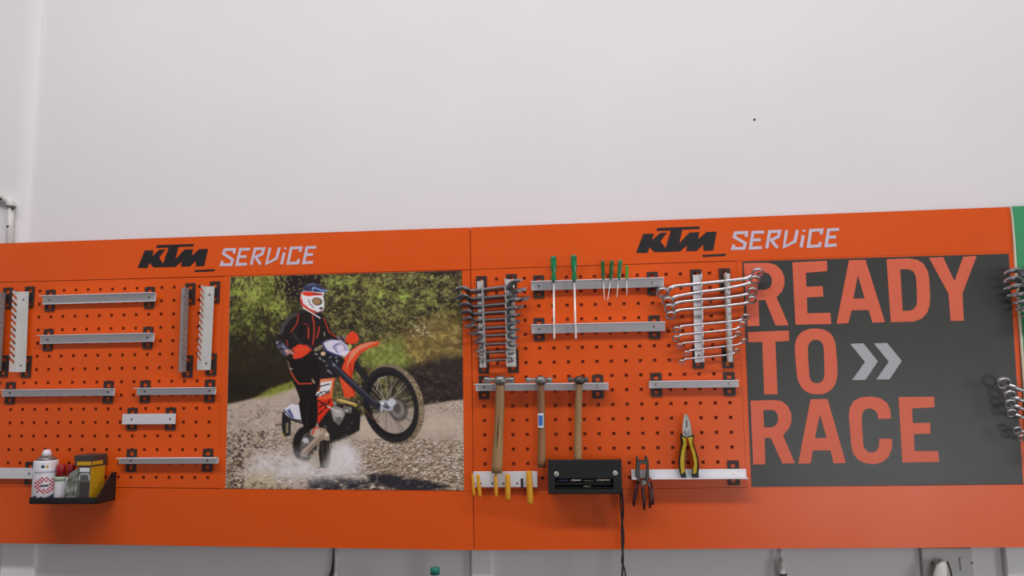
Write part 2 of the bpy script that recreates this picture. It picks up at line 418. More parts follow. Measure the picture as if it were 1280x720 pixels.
LET = [
 (L1((30, 125), (230, 122), (290, 138), (335, 178), (362, 240), (362, 300), (343, 355), (298, 405), (397, 632), (290, 635), (205, 425), (150, 428), (158, 637), (62, 640)),
  [L1((138, 203), (205, 200), (240, 215), (260, 250), (258, 295), (240, 328), (205, 342), (145, 345))]),
 (L1((427, 118), (710, 105), (712, 190), (537, 203), (541, 318), (675, 312), (680, 398), (546, 405), (550, 535), (738, 530), (745, 622), (453, 628)), []),
 (L1((890, 100), (1025, 97), (1184, 607), (1082, 612), (1052, 508), (912, 510), (885, 615), (788, 620)), [L1((963, 225), (1018, 412), (925, 415))]),
 (L2((248, 93), (430, 85), (500, 97), (550, 130), (583, 185), (596, 240), (605, 400), (600, 470), (580, 530), (540, 575), (475, 602), (283, 608)),
  [L2((360, 175), (425, 175), (465, 190), (487, 230), (491, 270), (499, 430), (490, 475), (465, 505), (430, 514), (380, 515))]),
 (L2((595, 80), (710, 75), (803, 272), (875, 72), (985, 65), (868, 375), (880, 595), (772, 597), (755, 375)), []),
 (L3((28, 92), (340, 80), (343, 160), (238, 165), (255, 565), (153, 567), (138, 167), (33, 170)), []),
 (spl(L3((384, 225), (392, 155), (425, 100), (480, 70), (545, 63), (615, 74), (668, 110), (695, 170), (702, 240), (713, 400), (703, 470), (670, 528), (615, 562), (550, 568), (485, 556), (435, 515), (407, 455), (400, 400))),
  [spl(L3((484, 230), (490, 185), (515, 155), (550, 149), (585, 162), (604, 195), (607, 240), (613, 400), (607, 450), (585, 476), (552, 483), (520, 475), (499, 445), (495, 400)))]),
 (L4((57, 78), (270, 72), (340, 83), (393, 125), (425, 195), (426, 265), (405, 325), (350, 390), (457, 640), (345, 645), (240, 412), (185, 412), (190, 650), (82, 652)),
  [L4((172, 163), (250, 160), (285, 175), (306, 215), (304, 265), (285, 300), (250, 318), (180, 320))]),
 (L4((597, 65), (750, 62), (915, 638), (805, 642), (778, 525), (618, 525), (598, 642), (487, 645)), [L4((682, 200), (742, 412), (637, 415))]),
 (L5((75, 240), (82, 170), (115, 112), (175, 80), (265, 73), (340, 85), (400, 125), (430, 190), (435, 262), (325, 265), (320, 220), (295, 188), (250, 174), (212, 184), (190, 215), (184, 265),
     (196, 470), (208, 518), (238, 547), (275, 553), (310, 540), (331, 505), (335, 435), (445, 435), (443, 515), (415, 588), (360, 635), (290, 653), (220, 645), (160, 620), (112, 565), (94, 490)), []),
 (L5((500, 78), (805, 75), (807, 165), (615, 175), (622, 300), (770, 298), (773, 390), (630, 395), (637, 540), (838, 540), (848, 632), (533, 638)), []),
]
for out, holes in LET:
    obj('letter', MB().prism([xz(*p) for p in out], -0.0016, -0.0012, [[xz(*p) for p in h] for h in holes]), M['salmon'], gp)
for c in (L3((808, 182), (908, 178), (1018, 315), (925, 455), (822, 458), (920, 320)), L3((988, 178), (1088, 175), (1200, 312), (1107, 452), (1007, 453), (1102, 318))):
    obj('chevron', MB().prism([xz(*p) for p in c], -0.0016, -0.0012), M['chevron'], gp)

# ------------------------------------------------------------------ rider poster: a flat print, coloured point by point
def rider_poster():
    NU, NV = 470, 430
    QUAD = [(287.8, 346.0), (577.4, 338.2), (580.2, 612.9), (282.0, 610.8)]
    H = homog([(0, 0), (1, 0), (1, 1), (0, 1)], QUAD)
    s, t = np.meshgrid(np.linspace(0, 1, NU), np.linspace(0, 1, NV))
    U, V = H(s, t)                                   # where each point of the sheet lies, in photograph pixels
    img = np.zeros((NV, NU, 3))
    pr = np.random.default_rng(5)
    def noise(fx, fy, seed):
        g = np.random.default_rng(seed)
        nx, ny = int(fx) + 3, int(fy) + 3
        L = g.random((ny, nx)); x = s * fx; y = t * fy
        xi, yi = x.astype(int), y.astype(int); xf, yf = x - xi, y - yi
        xf = xf * xf * (3 - 2 * xf); yf = yf * yf * (3 - 2 * yf)
        return (L[yi, xi] * (1 - xf) + L[yi, xi + 1] * xf) * (1 - yf) + (L[yi + 1, xi] * (1 - xf) + L[yi + 1, xi + 1] * xf) * yf
    def fbm(f, seed, oct=4, asp=1.0):
        o = 0; a = 1; w = 0
        for k in range(oct): o = o + a * noise(f * asp * 2 ** k, f * 2 ** k, seed + k); w += a; a *= 0.62
        return o / w
    C = lambda *c: np.array(c, float)
    def bb(x0, y0, x1, y1):
        m = (U >= x0 - 2) & (U <= x1 + 2) & (V >= y0 - 2) & (V <= y1 + 2)
        r = np.where(m.any(1))[0]; c = np.where(m.any(0))[0]
        if len(r) == 0 or len(c) == 0: return None
        return slice(r[0], r[-1] + 1), slice(c[0], c[-1] + 1)
    def put(sl, a, col): img[sl] = img[sl] * (1 - a[..., None]) + np.asarray(col) * a[..., None]
    def sdist(x, y, a, b):
        dx, dy = b[0] - a[0], b[1] - a[1]; l = dx * dx + dy * dy + 1e-9
        k = np.clip(((x - a[0]) * dx + (y - a[1]) * dy) / l, 0, 1)
        return np.hypot(x - a[0] - k * dx, y - a[1] - k * dy)
    def poly(pts, col, soft=0.6, al=1.0):
        xs = [p[0] for p in pts]; ys = [p[1] for p in pts]
        sl = bb(min(xs), min(ys), max(xs), max(ys))
        if sl is None: return
        x, y = U[sl], V[sl]; ins = np.zeros(x.shape, bool); d = np.full(x.shape, 1e9)
        for i in range(len(pts)):
            a, b = pts[i], pts[(i + 1) % len(pts)]
            d = np.minimum(d, sdist(x, y, a, b))
            c = (a[1] > y) != (b[1] > y)
            with np.errstate(divide='ignore', invalid='ignore'):
                ins ^= c & (x < (b[0] - a[0]) * (y - a[1]) / (b[1] - a[1] + 1e-12) + a[0])
        sd = np.where(ins, d, -d); put(sl, np.clip(0.5 + sd / (2 * soft), 0, 1) * al, col)
    def line(pts, w, col, soft=0.5, al=1.0):
        xs = [p[0] for p in pts]; ys = [p[1] for p in pts]
        sl = bb(min(xs) - w, min(ys) - w, max(xs) + w, max(ys) + w)
        if sl is None: return
        x, y = U[sl], V[sl]; d = np.full(x.shape, 1e9)
        for a, b in zip(pts, pts[1:]): d = np.minimum(d, sdist(x, y, a, b))
        put(sl, np.clip(0.5 + (w / 2 - d) / (2 * soft), 0, 1) * al, col)
    def ell(c, a, b, ang, col, soft=0.7, al=1.0, inner=None):
        sl = bb(c[0] - max(a, b), c[1] - max(a, b), c[0] + max(a, b), c[1] + max(a, b))
        if sl is None: return
        x, y = U[sl] - c[0], V[sl] - c[1]; ca, sa = math.cos(ang), math.sin(ang)
        p, q = x * ca + y * sa, -x * sa + y * ca
        d = (1 - np.hypot(p / a, q / b)) * min(a, b); put(sl, np.clip(0.5 + d / (2 * soft), 0, 1) * al, col)
    def region(pts, soft):
        o = np.zeros(U.shape); d = np.full(U.shape, 1e9); ins = np.zeros(U.shape, bool)
        for i in range(len(pts)):
            a, b = pts[i], pts[(i + 1) % len(pts)]
            d = np.minimum(d, sdist(U, V, a, b)); c = (a[1] > V) != (b[1] > V)
            ins ^= c & (U < (b[0] - a[0]) * (V - a[1]) / (b[1] - a[1] + 1e-12) + a[0])
        return np.clip(0.5 + np.where(ins, d, -d) / (2 * soft), 0, 1)
    def mix(a, col): img[:] = img * (1 - a[..., None]) + np.asarray(col) * a[..., None]
    ramp = lambda x, a, b: np.clip((x - a) / (b - a), 0, 1)
    c1 = lambda *p: K(p, 280, 335, 2.526)
    z2 = lambda *p: K(p, 340, 340, 6.545)
    z3 = lambda *p: K(p, 340, 440, 4.5)
    z5 = lambda *p: K(p, 345, 410, 8.0)
    z6 = lambda *p: K(p, 345, 490, 7.2)
    # --- woodland
    img[:] = C(54, 46, 32)
    n1, n2, n3 = fbm(16, 1), fbm(34, 20), fbm(70, 40, 3)
    mix(ramp(n1, .35, .65) * .9, C(84, 76, 46)); mix(ramp(n2, .46, .7) * .8, C(112, 106, 58)); mix(ramp(n3, .48, .72) * .7, C(134, 130, 82)); mix(ramp(fbm(28, 60), .5, .66) * .9, C(38, 31, 27)); mix(ramp(fbm(60, 66, 3), .56, .7) * .75, C(34, 28, 25))
    left = region(c1((0, 0), (180, 0), (235, 90), (225, 240), (215, 390), (0, 440)), 6)
    mix(left * .9, C(40, 36, 24)); mix(left * ramp(fbm(12, 71), .4, .62) * ramp(-V, -425, -360) * .9, C(92, 98, 44)); mix(left * ramp(n3, .4, .75) * ramp(n1, .3, .6) * ramp(-V, -470, -350) * .85, C(122, 132, 62))
    mix(left * ramp(n2, .52, .7) * .5, C(28, 24, 20)); mix(left * ramp(V, 400, 470) * .55, C(34, 28, 24))
    mix(region(c1((165, 20), (312, 12), (330, 60), (300, 160), (225, 110), (180, 90)), 5) * .92, C(31, 24, 27))
    mix(region(c1((12, 20), (75, 26), (60, 40), (15, 60)), 4) * .4, C(28, 26, 24))
    for (x, y, rx, ry, k) in ((45, 75, 26, 40, .6), (95, 80, 30, 35, .85), (155, 125, 28, 34, .85), (60, 120, 30, 40, .6), (190, 140, 26, 30, .7), (40, 40, 20, 18, .7), (120, 200, 16, 60, .45), (185, 92, 8, 22, .8), (80, 180, 14, 40, .5), (150, 190, 14, 30, .5), (30, 170, 12, 40, .35)):
        x, y = c1((x, y))[0]; e = np.clip(1.2 - np.hypot((U - x) / (rx / 2.526), (V - y) / (ry / 2.526)), 0, 1); mix(e * ramp(n3, .3, .7) * k * 1.3, C(138, 148, 66))
    for (x, y, rx, ry, k) in ((350, 45, 38, 26, .8), (410, 50, 40, 30, .6), (500, 85, 22, 26, .9), (560, 85, 35, 26, .9), (650, 95, 30, 45, .4), (665, 100, 14, 12, .8), (480, 110, 40, 60, .4), (600, 120, 60, 30, .35), (340, 75, 20, 10, .4)):
        x, y = c1((x, y))[0]; e = np.clip(1.25 - np.hypot((U - x) / (rx / 2.526), (V - y) / (ry / 2.526)), 0, 1); mix(e * ramp(n3, .3, .7) * k * 1.3, C(134, 152, 66))
    for (x, y, rx, ry) in ((535, 70, 14, 26), (590, 130, 18, 40), (420, 110, 30, 20), (460, 175, 30, 18), (605, 55, 16, 20), (370, 140, 22, 26), (335, 110, 16, 24), (690, 60, 26, 14)):
        x, y = c1((x, y))[0]; e = np.clip(1.25 - np.hypot((U - x) / (rx / 2.526), (V - y) / (ry / 2.526)), 0, 1); mix(e * ramp(n2, .25, .55) * .85, C(38, 33, 28))
    # twigs
    for _ in range(420):
        x, y = pr.uniform(400, 575), pr.uniform(345, 430); l = pr.uniform(3, 11); a = pr.choice([-1.1, .6, .5, -.5, -1.4]) + pr.normal(0, .25)
        line([(x, y), (x + l * math.cos(a), y + l * math.sin(a))], pr.uniform(.4, .9), [C(52, 44, 34), C(96, 88, 62), C(130, 140, 70)][pr.integers(3)], al=.55)
    for _ in range(2600):
        x, y = pr.uniform(283, 578), pr.uniform(340, 440)
        if x < 372 and y > 372 + pr.uniform(0, 60): continue
        ell((x, y), pr.uniform(.5, 1.5), pr.uniform(.35, .9), pr.uniform(0, 3), [C(136, 142, 74), C(60, 54, 36), C(126, 128, 66), C(34, 28, 24), C(148, 150, 78), C(44, 38, 28)][pr.integers(6)], al=.6, soft=.45)
    # feathery sprays of lit leaves
    for k in range(1500):
        if k % 2: x, y, a = pr.uniform(284, 366), 345 + abs(pr.normal(0, 34)), pr.normal(-1.5, .35)
        else: x, y, a = pr.uniform(400, 576), 345 + abs(pr.normal(0, 36)), pr.choice([-.5, -.9, .4]) + pr.normal(0, .3)
        if 358 < x < 400 and y < 382: continue
        if y > 440: continue
        sh_ = 1 - .55 * np.clip((y - 385) / 60, 0, 1); gx = math.sin(x * .16 + 1.3) + math.sin(y * .19 + x * .07)
        if gx < pr.normal(-.1, .8): continue
        l = pr.uniform(1.5, 4.5); line([(x, y), (x + l * math.cos(a), y + l * math.sin(a))], pr.uniform(.5, 1.1), np.array([C(146, 152, 72), C(120, 128, 60), C(168, 168, 100)][pr.integers(3)]) * sh_, al=.6)
    # dry grass and bank at right
    g = region(c1((560, 210), (640, 165), (760, 150), (760, 300), (690, 285), (580, 310), (470, 320), (430, 260)), 9)
    mix(g * .62, C(128, 106, 58)); mix(g * ramp(n3, .5, .75) * .7, C(158, 138, 78)); mix(g * ramp(fbm(40, 90, 3, .5), .52, .7) * .6, C(78, 66, 40))
    g2 = region(c1((430, 250), (560, 230), (590, 300), (570, 330), (500, 330), (430, 300)), 8)
    mix(g2 * .65, C(98, 116, 52)); mix(g2 * ramp(n3, .45, .75) * .6, C(142, 156, 78))
    for _ in range(30):
        x, y = c1((pr.uniform(590, 650), pr.uniform(175, 215)))[0]; ell((x, y), .9, .7, 0, C(196, 192, 170), al=.7)
    bank = region(c1((545, 320), (600, 310), (690, 285), (760, 280), (760, 425), (640, 432), (560, 380)), 4)
    mix(bank * .95, C(46, 38, 36)); mix(bank * ramp(n3, .55, .8) * .6, C(86, 76, 66)); mix(bank * ramp(n2, .55, .75) * .6, C(28, 23, 22))
    mix(region(c1((0, 405), (90, 412), (150, 380), (0, 330)), 6) * .5, C(30, 25, 22))
    # ground
    gr = region(c1((0, 432), (60, 420), (225, 376), (300, 400), (420, 470), (640, 432), (765, 414), (765, 720), (0, 720)), 1.6)
    mix(gr, C(158, 143, 130)); mix(gr * ramp(n2, .45, .7) * .45, C(132, 118, 106)); mix(gr * ramp(fbm(50, 120, 3), .5, .75) * .4, C(184, 170, 156))
    mix(region(c1((95, 412), (150, 378), (225, 355), (228, 378), (140, 408)), 2.2) * .9 * ramp(n3, .1, .5), C(122, 126, 52))
    mix(gr * region(c1((430, 480), (760, 470), (760, 525), (640, 520), (420, 540)), 6) * .55, C(176, 160, 142))
    for _ in range(700):
        u, v = pr.uniform(282, 440), pr.uniform(492, 590); c_ = [C(112, 98, 88), C(188, 174, 164), C(138, 118, 104), C(92, 80, 74)][pr.integers(4)]
        if v < 515 - (u - 282) * .12: continue
        ell((u, v), pr.uniform(.5, 1.8), pr.uniform(.3, .8), pr.normal(-.1, .3), c_, al=.6)
    # stones, growing toward the viewer
    for _ in range(5200):
        f = pr.random() ** 0.8; v = 500 + f * 112; u = pr.uniform(281, 582)
        lim = 538 if u < 440 else 548
        if u < 420 and v > 560 and 305 < u and pr.random() < .75: continue
        if v < lim and not (u > 545 and v > 502 and v < 516) and pr.random() < .88: continue
        if 440 < u < 560 and 516 < v < 546 and pr.random() < .9: continue
        sz = 0.55 + 1.5 * ((v - 495) / 115)
        sz *= pr.uniform(.6, 1.25)
        k = pr.random(); col = C(176, 158, 136) + pr.normal(0, 16) if k < .5 else (C(142, 122, 98) + pr.normal(0, 14) if k < .75 else C(202, 190, 176) + pr.normal(0, 8))
        if u < 330 and k > .72: col = C(60, 56, 58)
        ell((u + .25 * sz, v + .5 * sz), sz * 1.25, sz * .75, pr.normal(.1, .35), C(66, 54, 46), al=.75, soft=.5)
        ell((u, v), sz * 1.1, sz * .62, pr.normal(.1, .35), np.clip(col, 30, 235), al=.9, soft=.5)
    # dark water edge at the bottom
    wt = region(c1((265, 672), (320, 655), (430, 668), (470, 650), (520, 650), (640, 672), (715, 690), (600, 715), (270, 705)), 2.2)
    mix(wt * ramp(fbm(40, 150, 3, .5), .22, .42) * .95, C(36, 35, 40)); mix(wt * ramp(n3, .62, .8) * .5, C(120, 114, 112))
    # --- motorcycle: far pieces first
    line(c1((412, 300), (446, 345)), 8, C(36, 34, 36))
    line(z5((640, 330), (720, 470)), 5, C(36, 36, 42))
    # front wheel
    ang = math.atan2(125, 34)
    wc = c1((536, 430))[0]
    def ring(cx, cy_, a, b, an, col, soft=.7, al=1.0): ell(c1((cx, cy_))[0], a / 2.526, b / 2.526, an, col, soft, al)
    keep = img.copy()
    ring(537, 430, 129, 93, ang, C(112, 98, 78)); 
    for k in range(150):
        th = pr.uniform(-1.9, 1.5); rr = pr.uniform(.86, 1.0); ca, sa = math.cos(ang), math.sin(ang)
        p, q = 129 / 2.526 * rr * math.cos(th - .6), 93 / 2.526 * rr * math.sin(th - .6)
        ell((wc[0] + p * ca - q * sa, wc[1] + p * sa + q * ca), 1.2, .7, pr.uniform(0, 3), [C(66, 58, 48), C(150, 136, 108)][pr.integers(2)], al=.8, soft=.4)
    ring(526, 432, 122, 86, ang, C(33, 31, 32)); ring(522, 432, 112, 80, ang, C(40, 38, 38), 2.0)
    ring(523, 432, 106, 78, ang, C(28, 26, 27))
    sl = bb(wc[0] - 60, wc[1] - 60, wc[0] + 60, wc[1] + 60)
    ic = c1((530, 431))[0]; x, y = U[sl] - ic[0], V[sl] - ic[1]; ca, sa = math.cos(ang), math.sin(ang)
    inn = np.clip(.5 + (1 - np.hypot((x * ca + y * sa) / (93 / 2.526), (-x * sa + y * ca) / (68 / 2.526))) * 20, 0, 1)
    img[sl] = img[sl] * (1 - inn[..., None]) + keep[sl] * inn[..., None]
    lo = np.zeros(U.shape); lo[sl] = inn; mix(lo * ramp(V, 515, 530) * .6, C(172, 156, 146)); mix(lo * .25, C(60, 56, 50))
    hub = c1((514, 432))[0]
    for k in range(34):
        th = 2 * math.pi * k / 34 + pr.normal(0, .05); p, q = 92 / 2.526 * math.cos(th), 67 / 2.526 * math.sin(th)
        line([(hub[0] + pr.normal(0, 2.2), hub[1] + pr.normal(0, 2.2)), (ic[0] + p * ca - q * sa, ic[1] + p * sa + q * ca)], .75, C(160, 152, 140) if k % 3 else C(70, 66, 62), soft=.4, al=.8)
    ring(550, 447, 38, 30, ang, C(58, 54, 54), 1, .7); ring(548, 445, 28, 21, ang, C(126, 116, 110), 1, .75); ring(546, 443, 16, 12, ang, C(64, 60, 60), 1, .8)
    ring(512, 434, 24, 15, .5, C(150, 150, 158)); ring(508, 434, 11, 8, .5, C(92, 92, 100)); ring(530, 424, 13, 13, 0, C(182, 184, 192), 1, .85); ring(500, 428, 6, 5, 0, C(196, 198, 204)); ring(516, 440, 7, 5, 0, C(70, 68, 70)); ring(492, 440, 14, 10, 1.2, C(150, 150, 158)); ring(488, 446, 6, 6, 0, C(60, 60, 66))
    line(z3((590, 215), (600, 150), (640, 140)), 1.0, C(190, 190, 186), al=.7); line(z3((520, 320), (560, 370), (600, 390)), 2.2, C(110, 60, 46), al=.5)
    # rear wheel, number plate holder, rear fender
    ell(z3((187, 515))[0], 15.5, 22, .12, C(30, 27, 27)); ell(z3((198, 522))[0], 9.0, 15.5, .12, C(66, 60, 57))
    for _ in range(46):
        x, y = z3((pr.uniform(165, 262), pr.uniform(470, 600)))[0]; g_ = pr.uniform(40, 165)
        ell((x, y), pr.uniform(.8, 2.6), pr.uniform(.6, 1.6), pr.uniform(0, 3), C(g_, g_ * .97, g_ * .96), al=.75)
    ell(z3((190, 498))[0], 4.2, 3.4, .6, C(168, 164, 168)); poly(z3((215, 580), (265, 545), (272, 640), (225, 625)), C(150, 138, 122), al=.8)
    poly(z3((272, 480), (322, 490), (328, 560), (328, 640), (300, 655), (272, 648), (262, 560)), C(34, 30, 28)); line(z3((282, 500), (290, 640)), 2.2, C(70, 62, 54), al=.6); line(z3((310, 510), (316, 640)), 1.4, C(60, 52, 46), al=.6)
    poly(z3((58, 340), (78, 330), (106, 385), (103, 470), (66, 474), (54, 420)), C(33, 31, 33)); poly(z3((78, 400), (92, 395), (92, 455), (78, 458)), C(116, 104, 84)); line(z3((22, 412), (60, 408)), 1.4, C(52, 48, 46)); poly(z3((58, 455), (70, 460), (70, 476), (60, 474)), C(130, 110, 50))
    poly(z3((66, 322), (110, 290), (158, 300), (172, 385), (112, 378), (76, 352)), C(186, 184, 204)); line(z3((68, 325), (112, 377), (170, 386)), 1.4, C(40, 40, 56)); poly(z3((84, 330), (100, 318), (125, 370), (115, 374)), C(74, 78, 116)); line(z3((105, 378), (170, 400)), 2.2, C(40, 34, 32))
    # engine and frame
    poly(z3((255, 400), (300, 340), (330, 300), (440, 290), (500, 340), (492, 440), (420, 480), (330, 516), (290, 475)), C(33, 30, 30)); line(z3((330, 514), (440, 470), (488, 440)), 2, C(74, 66, 58), al=.6)
    poly(z3((245, 255), (335, 248), (345, 300), (300, 350), (262, 402), (246, 385)), C(186, 42, 24))
    for a, b in (((262, 275), (300, 300)), ((268, 310), (300, 285)), ((262, 350), (285, 330)), ((300, 320), (325, 270))): line(z3(a, b), 2.0, C(38, 26, 26), al=.85)
    poly(z3((330, 325), (350, 300), (400, 318), (412, 350), (395, 385), (375, 412), (345, 385)), C(126, 122, 118)); ell(z3((372, 345))[0], 6, 5, .4, C(150, 146, 142)); ell(z3((375, 385))[0], 4, 4.5, 0, C(92, 88, 84)); line(z3((312, 305), (380, 340)), 1.8, C(176, 170, 164))
    poly(z3((400, 300), (450, 310), (445, 345), (405, 340)), C(98, 90, 78)); line(z3((372, 270), (420, 282), (472, 298)), 4.0, C(156, 128, 64)); line(z3((380, 268), (462, 290)), 1.2, C(196, 176, 116))
    for x, y, c in ((355, 290, 120), (420, 330, 150), (440, 320, 110), (300, 420, 70), (450, 400, 52), (430, 430, 48)): ell(z3((x, y))[0], 2.2, 1.6, .3, C(c, c, c))
    # shroud, fork, front fender
    poly(z3((380, 140), (470, 230), (462, 250), (408, 255)), C(204, 58, 30)); poly(z5((640, 480), (720, 560), (720, 700), (690, 690)), C(206, 60, 32))
    poly(c1((374, 292), (398, 262), (428, 242), (462, 233), (491, 232), (489, 243), (460, 252), (430, 270), (412, 298), (405, 340), (412, 402), (392, 412), (372, 372), (364, 345), (372, 318)), C(206, 62, 34))
    poly(c1((400, 265), (430, 243), (462, 234), (488, 234), (460, 244), (425, 262), (402, 290), (385, 318)), C(226, 128, 100), al=.8); line(c1((398, 300), (402, 345), (410, 395)), 1.6, C(150, 34, 20)); poly(c1((366, 345), (382, 352), (408, 400), (392, 411), (374, 375)), C(214, 70, 38))
    poly(z5((340, 245), (470, 215), (640, 275), (690, 320), (650, 420), (640, 480), (560, 505), (440, 510), (395, 430)), C(33, 30, 32))
    line(z3((325, 55), (400, 130), (500, 225), (592, 300)), 8.5, C(38, 37, 44)); line(z3((340, 60), (420, 140), (590, 288)), 2.0, C(72, 72, 86), al=.8)
    poly(z5((440, 510), (590, 498), (572, 600), (560, 695), (500, 715), (400, 715), (412, 640), (438, 600)), C(208, 78, 40)); poly(z5((446, 530), (566, 515), (548, 600), (532, 640), (396, 700), (400, 645), (442, 630)), C(206, 202, 206))
    poly(z5((450, 515), (585, 502), (580, 530), (446, 545)), C(204, 112, 84)); line(z5((440, 585), (535, 560)), 1.6, C(52, 44, 48)); line(z5((560, 560), (552, 690)), 1.4, C(218, 108, 60))
    for a, b in (((415, 660), (424, 690)), ((412, 690), (440, 655)), ((448, 640), (470, 678)), ((440, 648), (485, 632)), ((490, 668), (500, 632)), ((500, 632), (514, 654)), ((514, 654), (524, 625)), ((524, 625), (530, 650))): line(z5(a, b), 1.2, C(44, 38, 44))
    for x, y in ((440, 305), (505, 375), (545, 290), (610, 330), (550, 450), (580, 370), (525, 430), (480, 330), (600, 295), (400, 260)): ell(z5((x, y))[0], pr.uniform(.8, 2.0), pr.uniform(.6, 1.4), pr.uniform(0, 3), C(140, 140, 152), al=.85)
    # --- rider: legs
    poly(z5((108, 300), (350, 285), (430, 330), (445, 430), (440, 520), (412, 600), (392, 720), (240, 720), (215, 640), (180, 560), (150, 460), (122, 360)), C(27, 23, 23))
    poly(z3((150, 290), (165, 250), (255, 245), (258, 330), (255, 395), (240, 430), (205, 440), (180, 425), (165, 380)), C(25, 22, 22))
    line(z5((150, 440), (185, 505), (228, 558), (352, 555)), 1.7, C(176, 62, 40)); line(z5((118, 330), (150, 440)), 1.0, C(140, 104, 96)); ell(z5((150, 408))[0], 2.2, .9, .2, C(150, 136, 130)); poly(z5((360, 500), (395, 545), (378, 560), (358, 530)), C(140, 118, 90))
    line(z3((200, 260), (195, 420)), 3, C(36, 32, 33), al=.6)
    # boot and exhaust
    line(z3((180, 570), (225, 520), (268, 482)), 8.5, C(124, 108, 94)); line(z3((176, 560), (262, 476)), 2.4, C(154, 140, 124)); poly(z3((215, 440), (250, 420), (300, 430), (322, 462), (325, 500), (290, 495), (262, 470), (235, 480), (214, 465)), C(138, 120, 102)); ell(z3((250, 448))[0], 4.5, 5, .2, C(168, 146, 126)); line(z3((228, 460), (240, 428), (262, 425)), 1.8, C(176, 52, 34)); ell(z3((308, 465))[0], 2.6, 2.4, 0, C(176, 168, 160)); line(z3((320, 560), (336, 540), (334, 520)), 1.2, C(44, 40, 38)); poly(z3((225, 470), (285, 440), (292, 452), (240, 485)), C(170, 154, 136), al=.7)
    # jacket
    poly(z2((240, 308), (330, 325), (400, 335), (450, 400), (480, 480), (530, 530), (590, 540), (600, 580), (540, 570), (430, 580), (350, 620), (345, 720), (140, 720), (120, 690), (60, 640), (35, 590), (45, 540), (70, 470), (100, 400), (150, 350), (200, 325)), C(33, 27, 28))
    line(z2((190, 345), (135, 380), (95, 440), (72, 500)), 4.2, C(76, 72, 76), soft=1.6, al=.8); line(z2((250, 320), (180, 350), (140, 380)), 3, C(60, 54, 56), al=.6, soft=1.2)
    poly(z2((36, 565), (70, 555), (120, 600), (148, 640), (112, 690), (70, 660), (38, 610)), C(70, 68, 82)); line(z2((45, 590), (80, 570)), 2, C(30, 27, 30)); line(z2((60, 640), (112, 605)), 2, C(36, 34, 44)); ell(z2((95, 612))[0], 2.6, 1.6, .6, C(120, 118, 132)); ell(z2((42, 580))[0], 1.2, 1.0, 0, C(170, 168, 172))
    for p, w in ((((215, 345), (212, 390), (200, 430), (155, 490)), 1.4), (((330, 360), (345, 430), (345, 500), (333, 592)), 1.8), (((296, 455), (300, 500), (298, 540)), 2.0), (((386, 450), (380, 500), (364, 538)), 1.8), (((425, 380), (445, 430), (465, 490), (522, 530)), 1.5), (((255, 420), (290, 430)), 1.0), (((120, 560), (130, 600)), 1.2)): line(z2(*p), w, C(168, 54, 36), al=.9)
    for p in (((180, 510), (240, 590)), ((200, 545), (175, 500))): line(z2(*p), 1.0, C(58, 66, 58), al=.8)
    ell(z2((428, 508))[0], .9, 2.2, 0, C(130, 130, 128)); line(z2((255, 440), (230, 520)), 4, C(22, 18, 19), al=.7, soft=1.5)
    poly(z2((525, 528), (570, 520), (605, 535), (595, 580), (550, 560)), C(112, 96, 100)); line(z2((560, 530), (590, 560)), 2.2, C(40, 36, 44))
    # hand guards, hands, headlight mask
    poly(z2((108, 650), (150, 632), (185, 660), (180, 705), (130, 700)), C(150, 108, 100)); ell(z2((150, 690))[0], 4, 3, 0, C(36, 28, 28)); ell(z2((120, 645))[0], 2.4, 2, .5, C(176, 140, 136))
    poly(z2((165, 628), (215, 592), (290, 600), (328, 632), (292, 668), (240, 702), (180, 712), (172, 690), (185, 655)), C(214, 58, 32)); poly(z2((285, 598), (318, 600), (328, 628), (310, 640)), C(70, 44, 64), al=.7); line(z2((200, 640), (300, 625)), 2.2, C(226, 76, 46), al=.6)
    poly(z2((600, 552), (628, 500), (655, 484), (695, 505), (714, 548), (690, 582), (640, 590), (605, 575)), C(208, 58, 32))
    poly(z2((408, 582), (440, 560), (490, 548), (550, 556), (615, 598), (636, 650), (600, 692), (545, 682), (470, 655), (430, 640)), C(184, 180, 200)); line(z2((410, 582), (445, 645), (500, 672), (560, 690)), 2.4, C(44, 48, 84)); line(z2((412, 580), (480, 552), (550, 556)), 1.2, C(60, 62, 92)); poly(z2((505, 590), (560, 570), (610, 605), (620, 640), (575, 650), (520, 625)), C(150, 138, 166)); ell(z2((560, 620))[0], 4.8, 3.6, .6, C(190, 178, 192)); line(z2((545, 590), (500, 612), (540, 660)), 1.6, C(104, 104, 142)); ell(z2((590, 660))[0], 3, 2, .5, C(206, 190, 196))
    ell(z2((418, 668))[0], 3.0, 2.6, 0, C(184, 158, 130)); ell(z2((636, 610))[0], 2.2, 3.0, 0, C(166, 160, 90)); line(z2((345, 640), (420, 600)), 1.4, C(120, 112, 116))
    # helmet
    poly(z2((234, 222), (248, 165), (262, 125), (300, 98), (345, 92), (385, 108), (412, 135), (430, 165), (420, 200), (428, 250), (426, 292), (420, 315), (372, 334), (345, 322), (300, 305), (260, 296), (238, 265)), C(196, 190, 192), soft=.5)
    poly(z2((250, 156), (262, 124), (300, 97), (348, 91), (390, 112), (415, 134), (458, 154), (430, 164), (395, 166), (330, 160), (272, 156)), C(46, 50, 74)); line(z2((330, 140), (350, 128), (400, 150), (448, 154)), 1.8, C(116, 134, 186)); line(z2((290, 108), (350, 100)), 2, C(84, 92, 116), al=.8, soft=1); line(z2((338, 120), (332, 158)), 1, C(124, 150, 180), al=.8)
    poly(z2((246, 166), (280, 160), (335, 166), (412, 180), (415, 190), (345, 192), (300, 200), (258, 190)), C(194, 52, 30)); poly(z2((330, 166), (412, 178), (410, 188), (340, 188)), C(120, 40, 46), al=.8); line(z2((250, 195), (300, 206), (400, 200)), 1.4, C(214, 206, 208))
